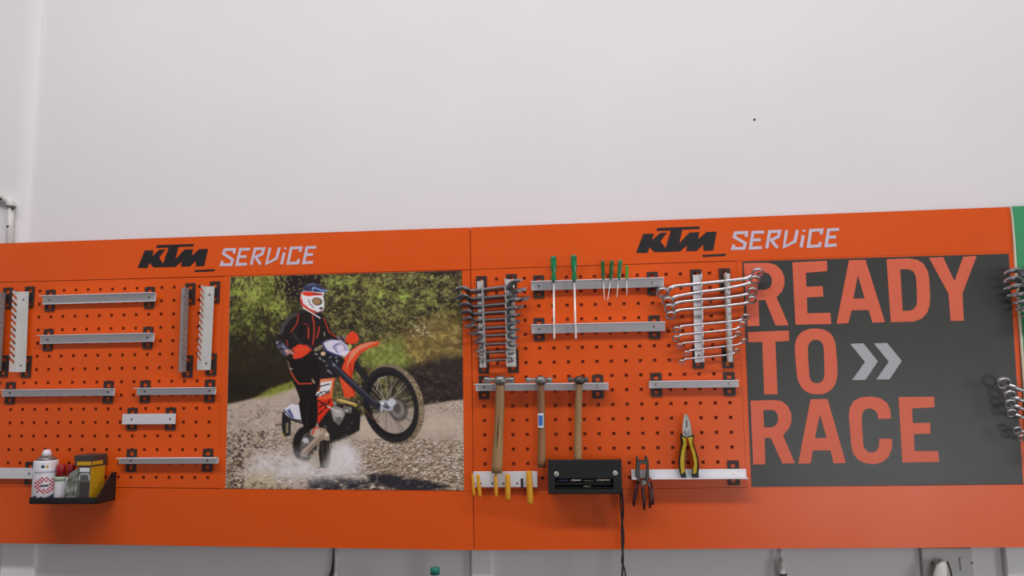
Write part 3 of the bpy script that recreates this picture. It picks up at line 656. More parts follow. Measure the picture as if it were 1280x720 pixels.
    ell(z2((368, 242))[0], 6.6, 5.0, .1, C(70, 58, 54)); ell(z2((366, 240))[0], 5.0, 3.6, .1, C(140, 104, 74)); line(z2((318, 212), (322, 250), (350, 282), (392, 280)), 2.0, C(208, 202, 204)); line(z2((300, 225), (310, 260), (340, 290)), 1.1, C(90, 84, 92))
    line(z2((236, 216), (246, 262), (300, 305), (350, 330)), 2.6, C(176, 50, 36)); line(z2((258, 296), (310, 325), (392, 376)), 1.5, C(206, 196, 192)); line(z2((345, 318), (372, 332), (420, 316)), 1.2, C(120, 70, 70)); ell(z2((402, 298))[0], 2.2, 1.6, 0, C(60, 54, 58)); line(z2((238, 170), (234, 225)), 1.2, C(198, 120, 92))
    # --- spray thrown up by the rear wheel
    sp_ = region(c1((60, 650), (110, 596), (190, 568), (250, 590), (320, 645), (345, 570), (390, 545), (425, 590), (440, 660), (330, 668), (200, 672), (90, 670)), 10)
    w_ = fbm(14, 200)
    mix(sp_ * (0.35 + 0.65 * ramp(w_, .2, .6)) * .86, C(184, 178, 178)); mix(region(c1((70, 640), (160, 640), (165, 700), (70, 700)), 7) * .35, C(150, 136, 86)); mix(sp_ * ramp(fbm(40, 230, 3), .5, .7) * .35, C(214, 210, 212))
    mix(region(c1((335, 590), (350, 555), (400, 548), (425, 600), (380, 655), (300, 655)), 6) * .6, C(196, 190, 192))
    # printed tones -> paint
    A_ = np.clip(img, 0, 255) / 255; A_ = np.where(A_ <= .04045, A_ / 12.92, ((A_ + .055) / 1.055) ** 2.4) * POSTER_GAIN
    A_ = np.clip(A_, 0, .9)
    quad = [P(*q, 0.0008) for q in QUAD]; Hw = homog([(0, 0), (1, 0), (1, 1), (0, 1)], [(q.x, q.z) for q in quad])
    X, Z = Hw(s, t)
    org = P(430, 611, 0.0008)
    po = thing('rider_poster', 'photo poster of a helmeted person riding an orange dirt bike through water', 'poster', org)
    co = np.stack([X.ravel() - org.x, np.full(X.size, -0.0008) - org.y, Z.ravel() - org.z], -1).astype('f')
    i = np.arange((NV - 1) * (NU - 1)); r_, c_ = i // (NU - 1), i % (NU - 1); a = r_ * NU + c_
    quads = np.stack([a, a + NU, a + NU + 1, a + 1], -1).astype('i')
    me = bpy.data.meshes.new('print'); me.vertices.add(len(co)); me.vertices.foreach_set('co', co.ravel())
    me.loops.add(quads.size); me.loops.foreach_set('vertex_index', quads.ravel()); me.polygons.add(len(quads))
    me.polygons.foreach_set('loop_start', np.arange(0, quads.size, 4, dtype='i')); me.update(calc_edges=True)
    at = me.color_attributes.new('ink', 'FLOAT_COLOR', 'POINT')
    at.data.foreach_set('color', np.concatenate([A_.reshape(-1, 3), np.ones((A_.size // 3, 1))], 1).astype('f').ravel())
    m = mat('printed_photo_film', (.5, .5, .5), 0.42, spec=0.2); n = m.node_tree.nodes.new('ShaderNodeVertexColor'); n.layer_name = 'ink'
    m.node_tree.links.new(n.outputs[0], m.node_tree.nodes['Principled BSDF'].inputs['Base Color'])
    me.materials.append(m)
    o = bpy.data.objects.new('print', me); COL.objects.link(o); o.parent = po; ORG[o.name] = org
    obj('backing_sheet', MB().prism([xz(*q) for q in (QUAD[3], QUAD[2], QUAD[1], QUAD[0])], -0.0006, -0.0001), M['paper'], po)
POSTER_GAIN = 1.7
rider_poster()


# ------------------------------------------------------------------ rails, holders and brackets
def bracket_mesh():
    mb = MB(); w, h, q = 0.0145, 0.031, 0.0058
    sq = lambda z: [(-q, z - q), (q, z - q), (q, z + q), (-q, z + q)]
    mb.prism([(-w, -h), (w, -h), (w, h), (-w, h)], -0.0034, -0.0006, [sq(0.019), sq(-0.019)])
    me = bpy.data.meshes.new('bracket'); me.from_pydata(mb.v, [], mb.f); me.materials.append(M['bracket']); return me
def spacer_mesh():
    mb = MB().box((-0.006, -0.0105, -0.006), (0.006, -0.0030, 0.006))
    me = bpy.data.meshes.new('spacer'); me.from_pydata(mb.v, [], mb.f); me.materials.append(M['bracket']); return me
def screw_mesh(m, r=0.0034):
    mb = MB().lathe((0, 0, 0), (0, -1, 0), [(-0.001, r), (0.001, r), (0.0018, r * 0.6)], 12)
    me = bpy.data.meshes.new('screw'); me.from_pydata(mb.v, [], mb.f); me.materials.append(M[m]); return me
BR, SPC, SCD, SCL = bracket_mesh(), spacer_mesh(), screw_mesh('screwdark', 0.0026), screw_mesh('screw', 0.0038)
FD = 0.012      # front of the rail faces

def rail(label, a, b, vh, brackets, leg='top', notches=(), m='alu', screws=None, legd=0.016, name='tool_rail', wavy=0.0, group='tool rails'):
    """a, b = photo places of the top left and right corners of the face, vh = face height in photo pixels"""
    A, B = P(*a, FD), P(*b, FD); h = P(a[0], a[1], FD).z - P(a[0], a[1] + vh, FD).z
    sl = (B.z - A.z) / (B.x - A.x)
    r = thing(name, label, 'tool rail', (A.x, -FD, A.z - h), group)
    sh = Matrix(((1, 0, 0, 0), (0, 1, 0, 0), (sl, 0, 1, A.z - sl * A.x), (0, 0, 0, 1)))
    t = 0.002
    mb = MB().box((A.x, -FD, -h), (B.x, -FD + t, 0), M=sh)
    zl = (-t, 0) if leg == 'top' else (-h, -h + t)
    out = [(A.x, -FD + t), (A.x, -FD - legd)]
    for (u, w, d) in sorted(notches):
        x = P(u, a[1], FD + d).x
        out += [(x - w / 2, -FD - legd), (x - w / 2, -FD - d + w / 2 + 0.001), (x + w / 2, -FD - d + w / 2 + 0.001), (x + w / 2, -FD - legd)]
    out += [(B.x, -FD - legd), (B.x, -FD + t)]
    if leg: mb.prism(out, zl[1], zl[0], axis='z', M=sh)
    obj('rail_profile', mb, M[m], r, bevel=0.0006, fix=True)
    for k, u in enumerate(brackets):
        q = P(u, a[1] + vh / 2, 0.003); z = A.z + sl * (q.x - A.x) - h / 2
        inst('bracket', BR, r, (q.x, 0, z)); inst('spacer', SPC, r, (q.x, 0, z))
        x2 = P(u, a[1], FD).x
        inst('screw', (SCL if (screws and screws[k]) else SCD), r, (x2, -FD, A.z + sl * (x2 - A.x) - h / 2))
    return r

SL = 'aluminium tool rail on the left perforated panel, '
rail('long bare aluminium rail topmost on the left perforated panel', (53.5, 370.2), (195, 366), 10.5, (62.5, 186.5), group=None)
rail('second long bare aluminium rail, under the topmost one on the left panel', (50.5, 419.5), (193, 416.4), 10.5, (60, 184.5), group=None)
rail('long aluminium rail with a rough top edge, middle row at far left', (2.5, 487), (143.5, 485.5), 9, (12.5, 135), group=None)
rail('medium aluminium rail with rough edge beside the rider poster, middle row', (171, 485), (270, 484), 9, (181, 262), group=None)
rail('short wide plain aluminium plate under the medium rail, left panel', (153, 517.5), (219.5, 517), 13, (165, 213), leg=None, group=None)
rail('lowest aluminium rail right of the black can tray, left panel', (148.5, 572), (273, 571.5), 8, (164, 259.5), group=None)
rail('wide aluminium rail at the bottom left corner behind the white spray can', (-26, 584.5), (41.5, 585), 13.5, (-14, 37), leg=None, group=None)
DRV = [(691.8, 320, 351.8, 424, 4.6, 0.009, 'green', 0.0030), (717, 318.5, 351, 424, 4.6, 0.009, 'green', 0.0030),
       (753.2, 325.5, 349.2, 375.5, 2.6, 0.0055, 'green_dark', 0.0011), (764.8, 325.5, 348.9, 376.5, 2.6, 0.006, 'green_dark', 0.0011),
       (775.5, 324.8, 348.6, 372, 2.6, 0.006, 'green', 0.0011), (783.7, 331.5, 348.4, 369.2, 1.9, 0.004, 'green_light', 0.0011)]
rail('upper aluminium rail from which the green screwdrivers hang', (664, 352.6), (829.5, 347.8), 10.6, (673.5, 816), screws=(0, 1),
     notches=[(691.8, 0.008, 0.013), (717.5, 0.008, 0.013), (754, 0.004, 0.013), (763, 0.004, 0.013), (774, 0.004, 0.013), (783.5, 0.004, 0.013)], group=None, legd=0.020)
rail('second aluminium rail touched by the long screwdriver shanks', (664.2, 406.2), (831, 402.6), 11, (674, 818), screws=(0, 1),
     notches=[(692.3, 0.008, 0.013), (719.3, 0.008, 0.013)], group=None, legd=0.020)
rail('aluminium rail from which the three hammers hang', (594.5, 480), (760.3, 478.6), 8.8, (605, 747.5), screws=(0, 1),
     notches=[(624, 0.034, 0.020), (676, 0.030, 0.020), (724, 0.028, 0.020)], group=None, legd=0.032)
rail('short bare aluminium rail above the yellow pliers', (811, 476.4), (922.8, 475), 9, (820.5, 912), screws=(1, 1), group=None)
rail('aluminium rail on which the yellow and the dark pliers rest', (789, 587), (932.5, 586), 10.8, (917,), screws=(1,), leg='bottom', group=None, legd=0.030,
     notches=[(804.5, 0.036, 0.020)])

def plate_rail():
    A, B = P(591.5, 589.5, FD), P(671.5, 588.8, FD); zb = P(600, 609, FD).z
    zm = P(600, 596.5, FD).z
    r = thing('tool_rail', 'bent aluminium plate with the hanging yellow handles', 'tool rail', (A.x, -FD, zb))
    zt = A.z
    sec = [(-FD + 0.002, zt), (-FD, zm), (-FD - 0.002, zb), (-FD, zb), (-FD + 0.002, zm), (-FD + 0.004, zt)]
    obj('rail_profile', MB().prism(sec, A.x, B.x, axis='x'), M['alu'], r, bevel=0.0006, fix=True)
    sx = P(652.5, 604, FD + .001).x; za, zb2 = P(652, 598, FD + .001).z, P(652, 609.5, FD + .001).z
    obj('dark_slot', MB().box((sx - 0.003, -FD - 0.0035, zb2), (sx + 0.003, -FD, za)), M['black'], r, label='dark slot hollow shown as a black block')  # black block stands in for the dark hollow of a slot
    for u in (601, 615.5, 629.5, 646.5):
        q = P(u, 604, FD + 0.001); inst('screw', SCD, r, (q.x, -FD - 0.0012, q.z))
    for u in (605, 660):
        q = P(u, 600, 0.003); inst('spacer', SPC, r, (q.x, 0, q.z))
plate_rail()

def holder(label, u, vt, vb, wpx, leg, slots, m='alu_white', brk=0.0, ub=None, depth=0.026, name='slotted_holder', ang=55):
    """vertical slotted bar; u = middle of the face at the top, ub at the bottom; slots = list of photo v or a count"""
    ub = u if ub is None else ub
    A, B = P(u, vt, FD), P(ub, vb, FD); w = (P(u + wpx / 2, vt, FD).x - P(u - wpx / 2, vt, FD).x)
    r = thing(name, label, 'holder', (B.x, -FD, B.z))
    H = A.z - B.z; sl = (A.x - B.x) / H; t = 0.0018
    sh = Matrix(((1, 0, sl, B.x), (0, 1, 0, 0), (0, 0, 1, B.z), (0, 0, 0, 1)))
    mb = MB().box((-w / 2, -FD, 0), (w / 2, -FD + t, H), M=sh)
    if isinstance(slots, int):
        zs = [H * (0.965 - 0.87 * (k + 0.5) / slots) for k in range(slots)]
    else:
        zs = [P(u, v, FD + 0.015).z - B.z for v in slots]
    yt, yi = -FD - depth, -FD - depth * 0.28; g = min(0.0095, H / len(zs) * 0.42); drop = (yi - yt) / math.tan(math.radians(ang))
    out = [(-FD + t, 0), (yt, 0)]
    zs = sorted(zs)
    for z in zs:
        zc = z + drop * 0.5
        out += [(yt, zc - g / 2), (yi, zc - g / 2 - drop), (yi, zc + g / 2 - drop), (yt, zc + g / 2)]
    out += [(yt, H), (-FD + t, H)]
    out = [(y, min(max(z, 0.0), H)) for y, z in out]
    x0 = -w / 2 if leg == 'left' else w / 2 - t
    mb.prism(out, x0, x0 + t, axis='x', M=sh)
    obj('slotted_profile', mb, M[m], r, fix=True)
    for f in (0.90, 0.10):
        z = B.z + H * f; x = B.x + sl * H * f
        q = CAM + (Vector((x, -FD, z)) - CAM) * ((-0.003 - CAM.y) / (-FD - CAM.y))   # bracket sits behind the bar, a little to one side
        bx = x + brk
        inst('bracket', BR, r, (bx, 0, z + (0.008 if f > 0.5 else -0.008))); inst('spacer', SPC, r, (x + brk * 0.6, 0, z))
        inst('screw', SCD, r, (x, -FD, B.z + H * (0.90 if f > 0.5 else 0.08)))
    return r

holder('slotted aluminium strip cut by the left edge of the photo', 2.5, 366, 464, 9, 'right', 11, m='alu_shaded', brk=0.010, ub=-3)
holder('wide slotted aluminium strip at left with teeth toward the left edge', 29.8, 364.5, 465, 12, 'left', 11, brk=0.010, ub=25.7)
holder('narrow slotted strip in a shaded tone, left one of the pair beside the poster', 231.5, 360, 465, 9.5, 'right', 12, m='alu_shaded', brk=0.010, ub=228)
holder('bright slotted strip right beside the rider poster', 262.5, 358, 462.5, 11, 'left', 12, brk=0.010, ub=257.5)
OE = [  # open-end spanners: left tip, axis at first bar, axis at second bar, right tip, size
    (567.5, 362.0, 363.2, 359.8, 655.5, 352.5), (569, 372.5, 373.5, 371.0, 659.5, 361), (572.5, 382, 383.4, 381, 652.5, 374.5), (575.5, 391.5, 392.5, 390.7, 649, 385.5), (577.5, 400.5, 401.1, 399.5, 649, 394.5),
    (583.5, 410.5, 411, 409.6, 648, 404), (590, 420, 420.6, 419.6, 647.5, 414), (594, 431, 431.3, 430, 646.5, 426.5), (594.5, 441.5, 441.4, 440, 642, 439.2), (599.5, 451.5, 451.3, 450, 641.5, 449.5)]
hl1 = [0.5 * (o[2] + o[3]) + 1.2 for o in OE]; hl2 = [0.5 * (o[2] + o[3]) - 1.0 for o in OE]
holder('left slotted bar of the open-end spanner rack, beside the rider poster', 600.5, 351.5, 459.5, 8.5, 'right', hl1, brk=0.001, ub=604, depth=0.030)
holder('right slotted bar of the open-end spanner rack', 637.5, 349, 458.5, 10.5, 'left', hl2, brk=0.003, ub=640, depth=0.030)
RS = [  # ring spanners: left ring, left crank, bar one, bar two, right crank, right ring, ring radius px left/right
    ((828.3, 365.5), (843, 357.6), (876, 354.6), (905, 351.6), (933, 348.4), (947, 341.2), 8.0, 7.4),
    ((834.5, 376.5), (845, 370.4), (876, 365), (905, 361.2), (934, 355.2), (943.5, 349.8), 7.2, 6.6),
    ((836.6, 385), (847.5, 377.9), (876, 374.6), (905, 372.6), (930.5, 368.8), (940, 364.2), 6.6, 6.2),
    ((838.3, 394), (848.5, 387.4), (876, 385.4), (905, 382.6), (931.5, 379.3), (940, 374.6), 6.2, 5.8),
    ((846, 412), (852.2, 407.6), (877, 405.4), (906, 402.6), (923.5, 400.8), (932, 396.4), 5.0, 4.9),
    ((845, 423), (851.2, 418.6), (877, 416), (906, 413), (920.5, 411.4), (928, 405.2), 4.6, 4.4),
    ((849, 432.2), (854.6, 428.8), (877, 426.6), (906, 423.6), (917.5, 421.8), (923, 417), 4.0, 3.8),
    ((858, 441.4), (863.6, 437.8), (878, 436.2), (907, 433), (923.5, 430.6), (929.6, 426), 3.7, 3.5),
    ((852, 452.2), (857.4, 448.6), (878, 446.8), (907, 444), (915.5, 442.6), (920.6, 438.2), 3.4, 3.2)]
holder('left slotted bar of the ring spanner rack', 870.8, 343.5, 453, 9.5, 'right', [o[2][1] for o in RS], m='alu', brk=0.0, ub=873.5, depth=0.030)
holder('right white slotted bar of the ring spanner rack, beside the slogan poster', 908.5, 342, 452.5, 7.5, 'left', [o[3][1] for o in RS], brk=-0.004, ub=912.5, depth=0.030)

# ------------------------------------------------------------------ spanners
ORD = ['first', 'second', 'third', 'fourth', 'fifth', 'sixth', 'seventh', 'eighth', 'ninth', 'tenth']
def head_pts(cx, sgn, R, ang, hw):
    """outline of an open jaw head centred at cx opening toward sgn*x, jaw turned by ang; runs from the handle's lower side to its upper side (sgn=+1)"""
    pts = []; s = R * 0.50
    a0 = math.asin(min(0.95, hw / R)); jaw = math.asin(s / R)
    th0, th1 = -(math.pi - a0), ang - jaw * 1.05
    for k in range(9):
        t = th0 + (th1 - th0) * k / 8
        rr = R * (1.0 if k < 6 else 1.0 + 0.06 * (k - 5))
        pts.append((rr * math.cos(t), rr * math.sin(t)))
    c, sn = math.cos(ang), math.sin(ang)
    for (px, pz) in ((0.15 * R, -s), (-0.28 * R, -s * 0.75), (-0.38 * R, 0), (-0.28 * R, s * 0.75), (0.15 * R, s)):
        pts.append((px * c - pz * sn, px * sn + pz * c))
    th0, th1 = ang + jaw * 1.05, math.pi - a0
    for k in range(9):
        t = th0 + (th1 - th0) * k / 8
        rr = R * (1.0 if k > 2 else 1.0 + 0.06 * (3 - k))
        pts.append((rr * math.cos(t), rr * math.sin(t)))
    return [(cx + x * sgn, z * sgn) for x, z in pts]
def open_spanner(label, pl, pr, mid, R, roll, d, group, aL=0.26, aR=0.26, th=0.0052):
    """pl, pr photo places of the two tips; mid = two photo places the shaft runs through"""
    m0, m1 = P(*mid[0], d), P(*mid[1], d)
    ax = (m1 - m0).normalized(); c = (m0 + m1) / 2
    xl = (P(*pl, d) - c).dot(ax); xr = (P(*pr, d) - c).dot(ax)
    R *= 1.14; hw = R * 0.31
    outl = head_pts(xr - R * 0.95, 1, R, aR, hw) + head_pts(xl + R * 0.95, -1, R, aL, hw)
    mb = MB().prism(outl, -th / 2, th / 2)
    rz = Matrix.Rotation(-math.atan2(ax.z, ax.x), 4, 'Y')
    Mx = Matrix.Translation(c) @ rz @ Matrix.Rotation(math.radians(roll), 4, 'X')
    out = MB().join(mb, Mx)
    return obj('open_end_spanner', out, M['chrome_satin'], None, loc=c, label=label, cat='spanner', group=group, bevel=0.0011)
for i, (ul, vl, v1, v2, ur, vr) in enumerate(OE):
    Rr = 0.0215 * (1 - 0.062 * i)
    which = 'largest open-end spanner, topmost in the rack beside the rider poster' if i == 0 else ('smallest open-end spanner, lowest in the rack beside the rider poster' if i == 9 else
            '%s open-end spanner from the top in the rack beside the rider poster' % ORD[i])
    open_spanner(which, (ul, vl), (ur, vr), ((604, v1), (632, v2)), Rr, 50, 0.027, 'open-end spanners in the middle rack', th=0.0056 - 0.00025 * i)

def ring_spanner(label, rl, cl, b1, b2, cr, rr, ql, qr, d, group, tilt=48, swap=False):
    pxm = 0.00213
    pts = []
    off = math.sin(math.radians(0)); 
    RL, RR = ql * pxm * 1.05, qr * pxm * 1.05
    PL, PR = P(*rl, d), P(*rr, d)
    C1, C2, C3, C4 = P(*cl, d), P(*b1, d), P(*b2, d), P(*cr, d)
    sr = RL * 0.27
    mb = MB()
    endL = PL + (C1 - PL).normalized() * RL * 0.8; endR = PR + (C4 - PR).normalized() * RR * 0.8
    def mid(a, b, t): return a + (b - a) * t
    path = [endL, mid(endL, C1, 0.6), mid(C1, endL, 0.12), mid(C1, C2, 0.15), C2, C3, mid(C4, C3, 0.15), mid(C4, endR, 0.12), mid(endR, C4, 0.6), endR]
    mb.tube(path, [sr * 1.25, sr * 1.2, sr * 1.1, sr, sr, sr, sr, sr * 1.1, sr * 1.2, sr * 1.25], 10, flat=(0.75, 1.0))
    for c, R, sgn in ((PL, RL, 1), (PR, RR, 1)):
        n = Vector((0, -math.cos(math.radians(tilt)), -math.sin(math.radians(tilt)))) 
        ax = Vector((1, 0, 0)); bx = n.cross(ax).normalized()
        prof = [(1.0, -0.20), (1.0, 0.20), (0.94, 0.31), (0.74, 0.31), (0.68, 0.24), (0.68, -0.24), (0.74, -0.31), (0.94, -0.31)]
        sg = 24; vs = []; fs = []
        for k in range(sg):
            a = 2 * math.pi * k / sg
            for (pr_, ph) in prof:
                q = pr_ * (1 + (0.05 * math.cos(6 * a) if pr_ < 0.7 else 0))
                vs.append(c + ax * (R * q * math.cos(a)) + bx * (R * q * math.sin(a)) + n * (R * ph))
        for k in range(sg):
            for j in range(8):
                k2, j2 = (k + 1) % sg, (j + 1) % 8
                fs.append((k * 8 + j, k2 * 8 + j, k2 * 8 + j2, k * 8 + j2))
        mb.add(vs, fs, True)
    loc = (C2 + C3) / 2
    return obj('ring_spanner', mb, M['chrome'], None, loc=loc, label=label, cat='spanner', group=group, fix=True)
for i, s in enumerate(RS):
    which = ('largest ring spanner, topmost in the rack beside the slogan poster' if i == 0 else 'smallest ring spanner, lowest in the rack beside the slogan poster' if i == 8 else
             '%s ring spanner from the top in the rack beside the slogan poster' % ORD[i])
    ring_spanner(which, *s, 0.028, 'ring spanners in the right rack')

# spanners that stick out over the right edge, held on the green board
e_hold = []
EO = [(1255.8, 343.5), (1255.8, 352.5), (1259.8, 361.8), (1267, 371.5), (1270, 380.2), (1278, 389.5)]
for i, (u, v) in enumerate(EO):
    Rr = 0.0215 * (1 - 0.07 * i); L = 92 - 7 * i
    open_spanner('%s open-end spanner from the top poking in over the green board' % ORD[i], (u, v), (u + L, v - 4), ((u + 26, v + 1.0 - 0.6), (u + 60, v - 1.0)), Rr, 50, 0.040,
                 'open-end spanners at the right edge', th=0.0056)
ER = [((1254, 478.5), (1280, 489)), ((1261.5, 494), (1283, 503)), ((1262.3, 504.5), (1284, 513.5)), ((1264, 516), (1286, 525)), ((1271.5, 537.5), (1289, 543)), ((1276, 547), (1291, 552))]
for i, (r_, c_) in enumerate(ER):
    q = 7.6 - 0.7 * i; e = (c_[0] + 55 - 4 * i, c_[1] - 3)
    ring_spanner('%s ring spanner from the top at the lower right edge' % ORD[i], r_, c_, (c_[0] + 18, c_[1] - 1), (c_[0] + 38, c_[1] - 2), e, (e[0] + 18, e[1] - 7), q, q, 0.040,
                 'ring spanners at the right edge', tilt=35)
for nm, u, ub, vt, vb, vs_ in (('slotted bar under the spanners at the green board', 1288, 1291, 333, 420, [v for u, v in EO]), ('slotted bar under the ring spanners at the lower right edge', 1305, 1308, 474, 580, [c[1] - 1 for r, c in ER])):
    holder(nm, u, vt, vb, 9, 'left', vs_, brk=0.0, ub=ub, depth=0.044)

# ------------------------------------------------------------------ screwdrivers
def screwdriver(label, u, vt, vb, ve, wpx, r, m, sr, u_b, u_e, group):
    d = FD + 0.013
    T, Bq, E = P(u, vt, d), P(u_b, vb, d), P(u_e, ve, d)
    t = thing('screwdriver', label, 'screwdriver', E, group)
    ax = (Bq - T); L = ax.length; ax.normalize()
    prof = [(0, r * 0.6), (L * 0.04, r * 0.9), (L * 0.1, r), (L * 0.35, r), (L * 0.6, r * .98), (L * 0.75, r * .93), (L * 0.88, r * .9), (L * 0.97, r * .88), (L, r * 0.7)] if r < 0.008 else [(0, r * 0.55), (L * 0.03, r * 0.85), (L * 0.08, r), (L * 0.42, r * 1.0), (L * 0.56, r * 0.92), (L * 0.66, r * 0.66), (L * 0.78, r * 0.74), (L * 0.95, r * 0.95), (L, r * 0.9)]
    mb = MB().lathe(T, ax, prof, 16)
    # flutes: pull every other column of the thick part inward
    h = obj('handle', mb, M[m], t)
    me = h.data
    for i, v in enumerate(me.vertices):
        ring, k = divmod(i, 16)
        if ring < 9 and 1 <= ring <= 4 and k % 2 == 0:
            p = Vector(v.co) + E; c = T + ax * ((p - T).dot(ax)); v.co = (c + (p - c) * 0.86) - E
    sh = MB().tube([Bq, E - (E - Bq).normalized() * 0.004, E], [sr, sr, sr * 0.9], 8)
    obj('shank', sh, M['shank'], t)
ub_ = [692.2, 718, 754.2, 763.6, 773.6, 783.8]; ue_ = [692.7, 719.8, 755.6, 759.3, 770.8, 783.6]
LB_ = ['long green screwdriver, first from the left on the upper rail', 'long green screwdriver with glossy waist, second from the left', 'small dark green screwdriver, leftmost of the four small ones',
       'small dark green screwdriver leaning right, second of the four small ones', 'small green screwdriver leaning right, third of the four small ones', 'tiny light green screwdriver, rightmost on the upper rail']
for i, (u, vt, vb, ve, w, r, m, sr) in enumerate(DRV):
    screwdriver(LB_[i], u, vt, vb, ve, w, r, m, sr, ub_[i], ue_[i], 'green screwdrivers')

# ------------------------------------------------------------------ hammers
def hammer(label, ul, ur, vh, ue, uh_t, vh_b, uh_b, hw, m, hm, sc, sticker=None, crack=False):
    d = FD + 0.020
    t = thing('hammer', label, 'hammer', P(uh_b, vh_b, d), 'ball peen hammers')
    A, B, E = P(ul, vh + 0.4, d), P(ur, vh + 0.6, d), P(ue, vh + 1.2, d)
    L = B.x - A.x; e = (E.x - A.x) / L; r = 0.0085 * sc
    prof = [(0, r * 0.45), (0.02, r * 0.72), (0.06, r * 0.85), (0.15, r * 0.85), (0.22, r * 0.62), (0.32, r * 0.62), (e - 0.12, r * 0.8), (e, r * 1.0), (e + 0.14, r * 0.9),
            (e + 0.19, r * 0.6), (e + 0.23, r * 0.62), (e + 0.26, r * 0.9), (0.97, r * 0.92), (1.0, r * 0.78)]
    prof = sorted(prof)
    obj('head', MB().lathe(A, B - A, [(p * L, q) for p, q in prof], 20), M[hm], t)
    ey = MB(); vs = []; fs = []; rx, ry, rz = r * 1.85, r * 1.6, r * 1.42
    for i in range(11):
        th = math.pi * i / 10
        for k in range(18):
            an = 2 * math.pi * k / 18
            vs.append((E.x + math.copysign(abs(math.sin(th)) ** .8, math.sin(th)) * math.cos(an) * rx, E.y + math.sin(th) ** .8 * math.sin(an) * ry if th < math.pi - 1e-6 else E.y, E.z + math.cos(th) * rz))
    for i in range(10):
        for k in range(18): fs.append((i * 18 + k, (i + 1) * 18 + k, (i + 1) * 18 + (k + 1) % 18, i * 18 + (k + 1) % 18))
    obj('eye', ey.add(vs, fs, True), M[hm], t, fix=True)
    T, Bq = P(uh_t, vh + 1, d), P(uh_b, vh_b, d)
    pts = []; rad = []
    for k in range(15):
        f = k / 14; q = T + (Bq - T) * f
        q.x += 0.0016 * math.sin(f * 3.1) * (1 if sc > 1 else -1)
        pts.append(q); rad.append(hw * (0.72 + 0.16 * min(f / 0.25, 1) - 0.07 * math.sin(min(max((f - 0.2) / 0.5, 0), 1) * math.pi) + 0.12 * max(0, (f - 0.55) / 0.45)) * (0.93 if k == 14 else 1))
    h = obj('handle', MB().tube(pts, rad, 14, flat=(0.72, 1.0)), M[m], t)
    if crack:
        q0, q1 = P(uh_t + (uh_b - uh_t) * 0.36 + 0.3, vh + (vh_b - vh) * 0.36, d + hw * 0.6), P(uh_t + (uh_b - uh_t) * 0.80 - 0.6, vh + (vh_b - vh) * 0.80, d + hw * 0.6)
        obj('crack', MB().tube([q0, (q0 + q1) / 2 + Vector((-0.001, 0, 0)), q1], [0.0003, 0.0017, 0.0006], 8), M['crack'], h, label='long dark split in the handle')
    if sticker:
        q0, q1 = P(sticker[0], sticker[1], d), P(sticker[0] + 0.2, sticker[2], d)
        rr = hw * 0.93
        for nm, f0, f1, mm, k in (('sticker', 0, 1, 'paper', 1.0), ('sticker_print', 0.14, 0.86, 'blue', 1.02)):
            a, b = q0 + (q1 - q0) * f0, q0 + (q1 - q0) * f1; mb = MB(); vs = []; fs = []
            for zz in (a, b):
                for j in range(7):
                    an = math.radians((-42 + 84 * j / 6) * (1 if nm == 'sticker' else .72) - 6); vs.append((zz.x + math.sin(an) * rr * k, zz.y - math.cos(an) * rr * 0.76 * k, zz.z))
            for j in range(6): fs.append((j, 7 + j, 8 + j, j + 1))
            if nm == 'sticker': st = obj(nm, mb.add(vs, fs, True), M[mm], h)
            else: obj(nm, mb.add(vs, fs, True), M[mm], h)
hammer('left hammer with a split pale handle and long grey head', 604.5, 643.2, 474.5, 625.6, 625.5, 591.5, 620.6, 0.0150, 'wood', 'steel', 1.12, crack=True)
hammer('middle hammer with a brown handle and a blue and white sticker', 656.8, 690.6, 474.6, 676, 675.8, 584.5, 677, 0.0118, 'wood_dark', 'steel', 1.02, sticker=(676.4, 516.5, 534.5))
hammer('right hammer with dark head, its handle ending behind the black tray', 709.5, 735.8, 474.2, 724.5, 724.5, 578.5, 722.5, 0.0112, 'wood', 'steel_dark', 0.95)

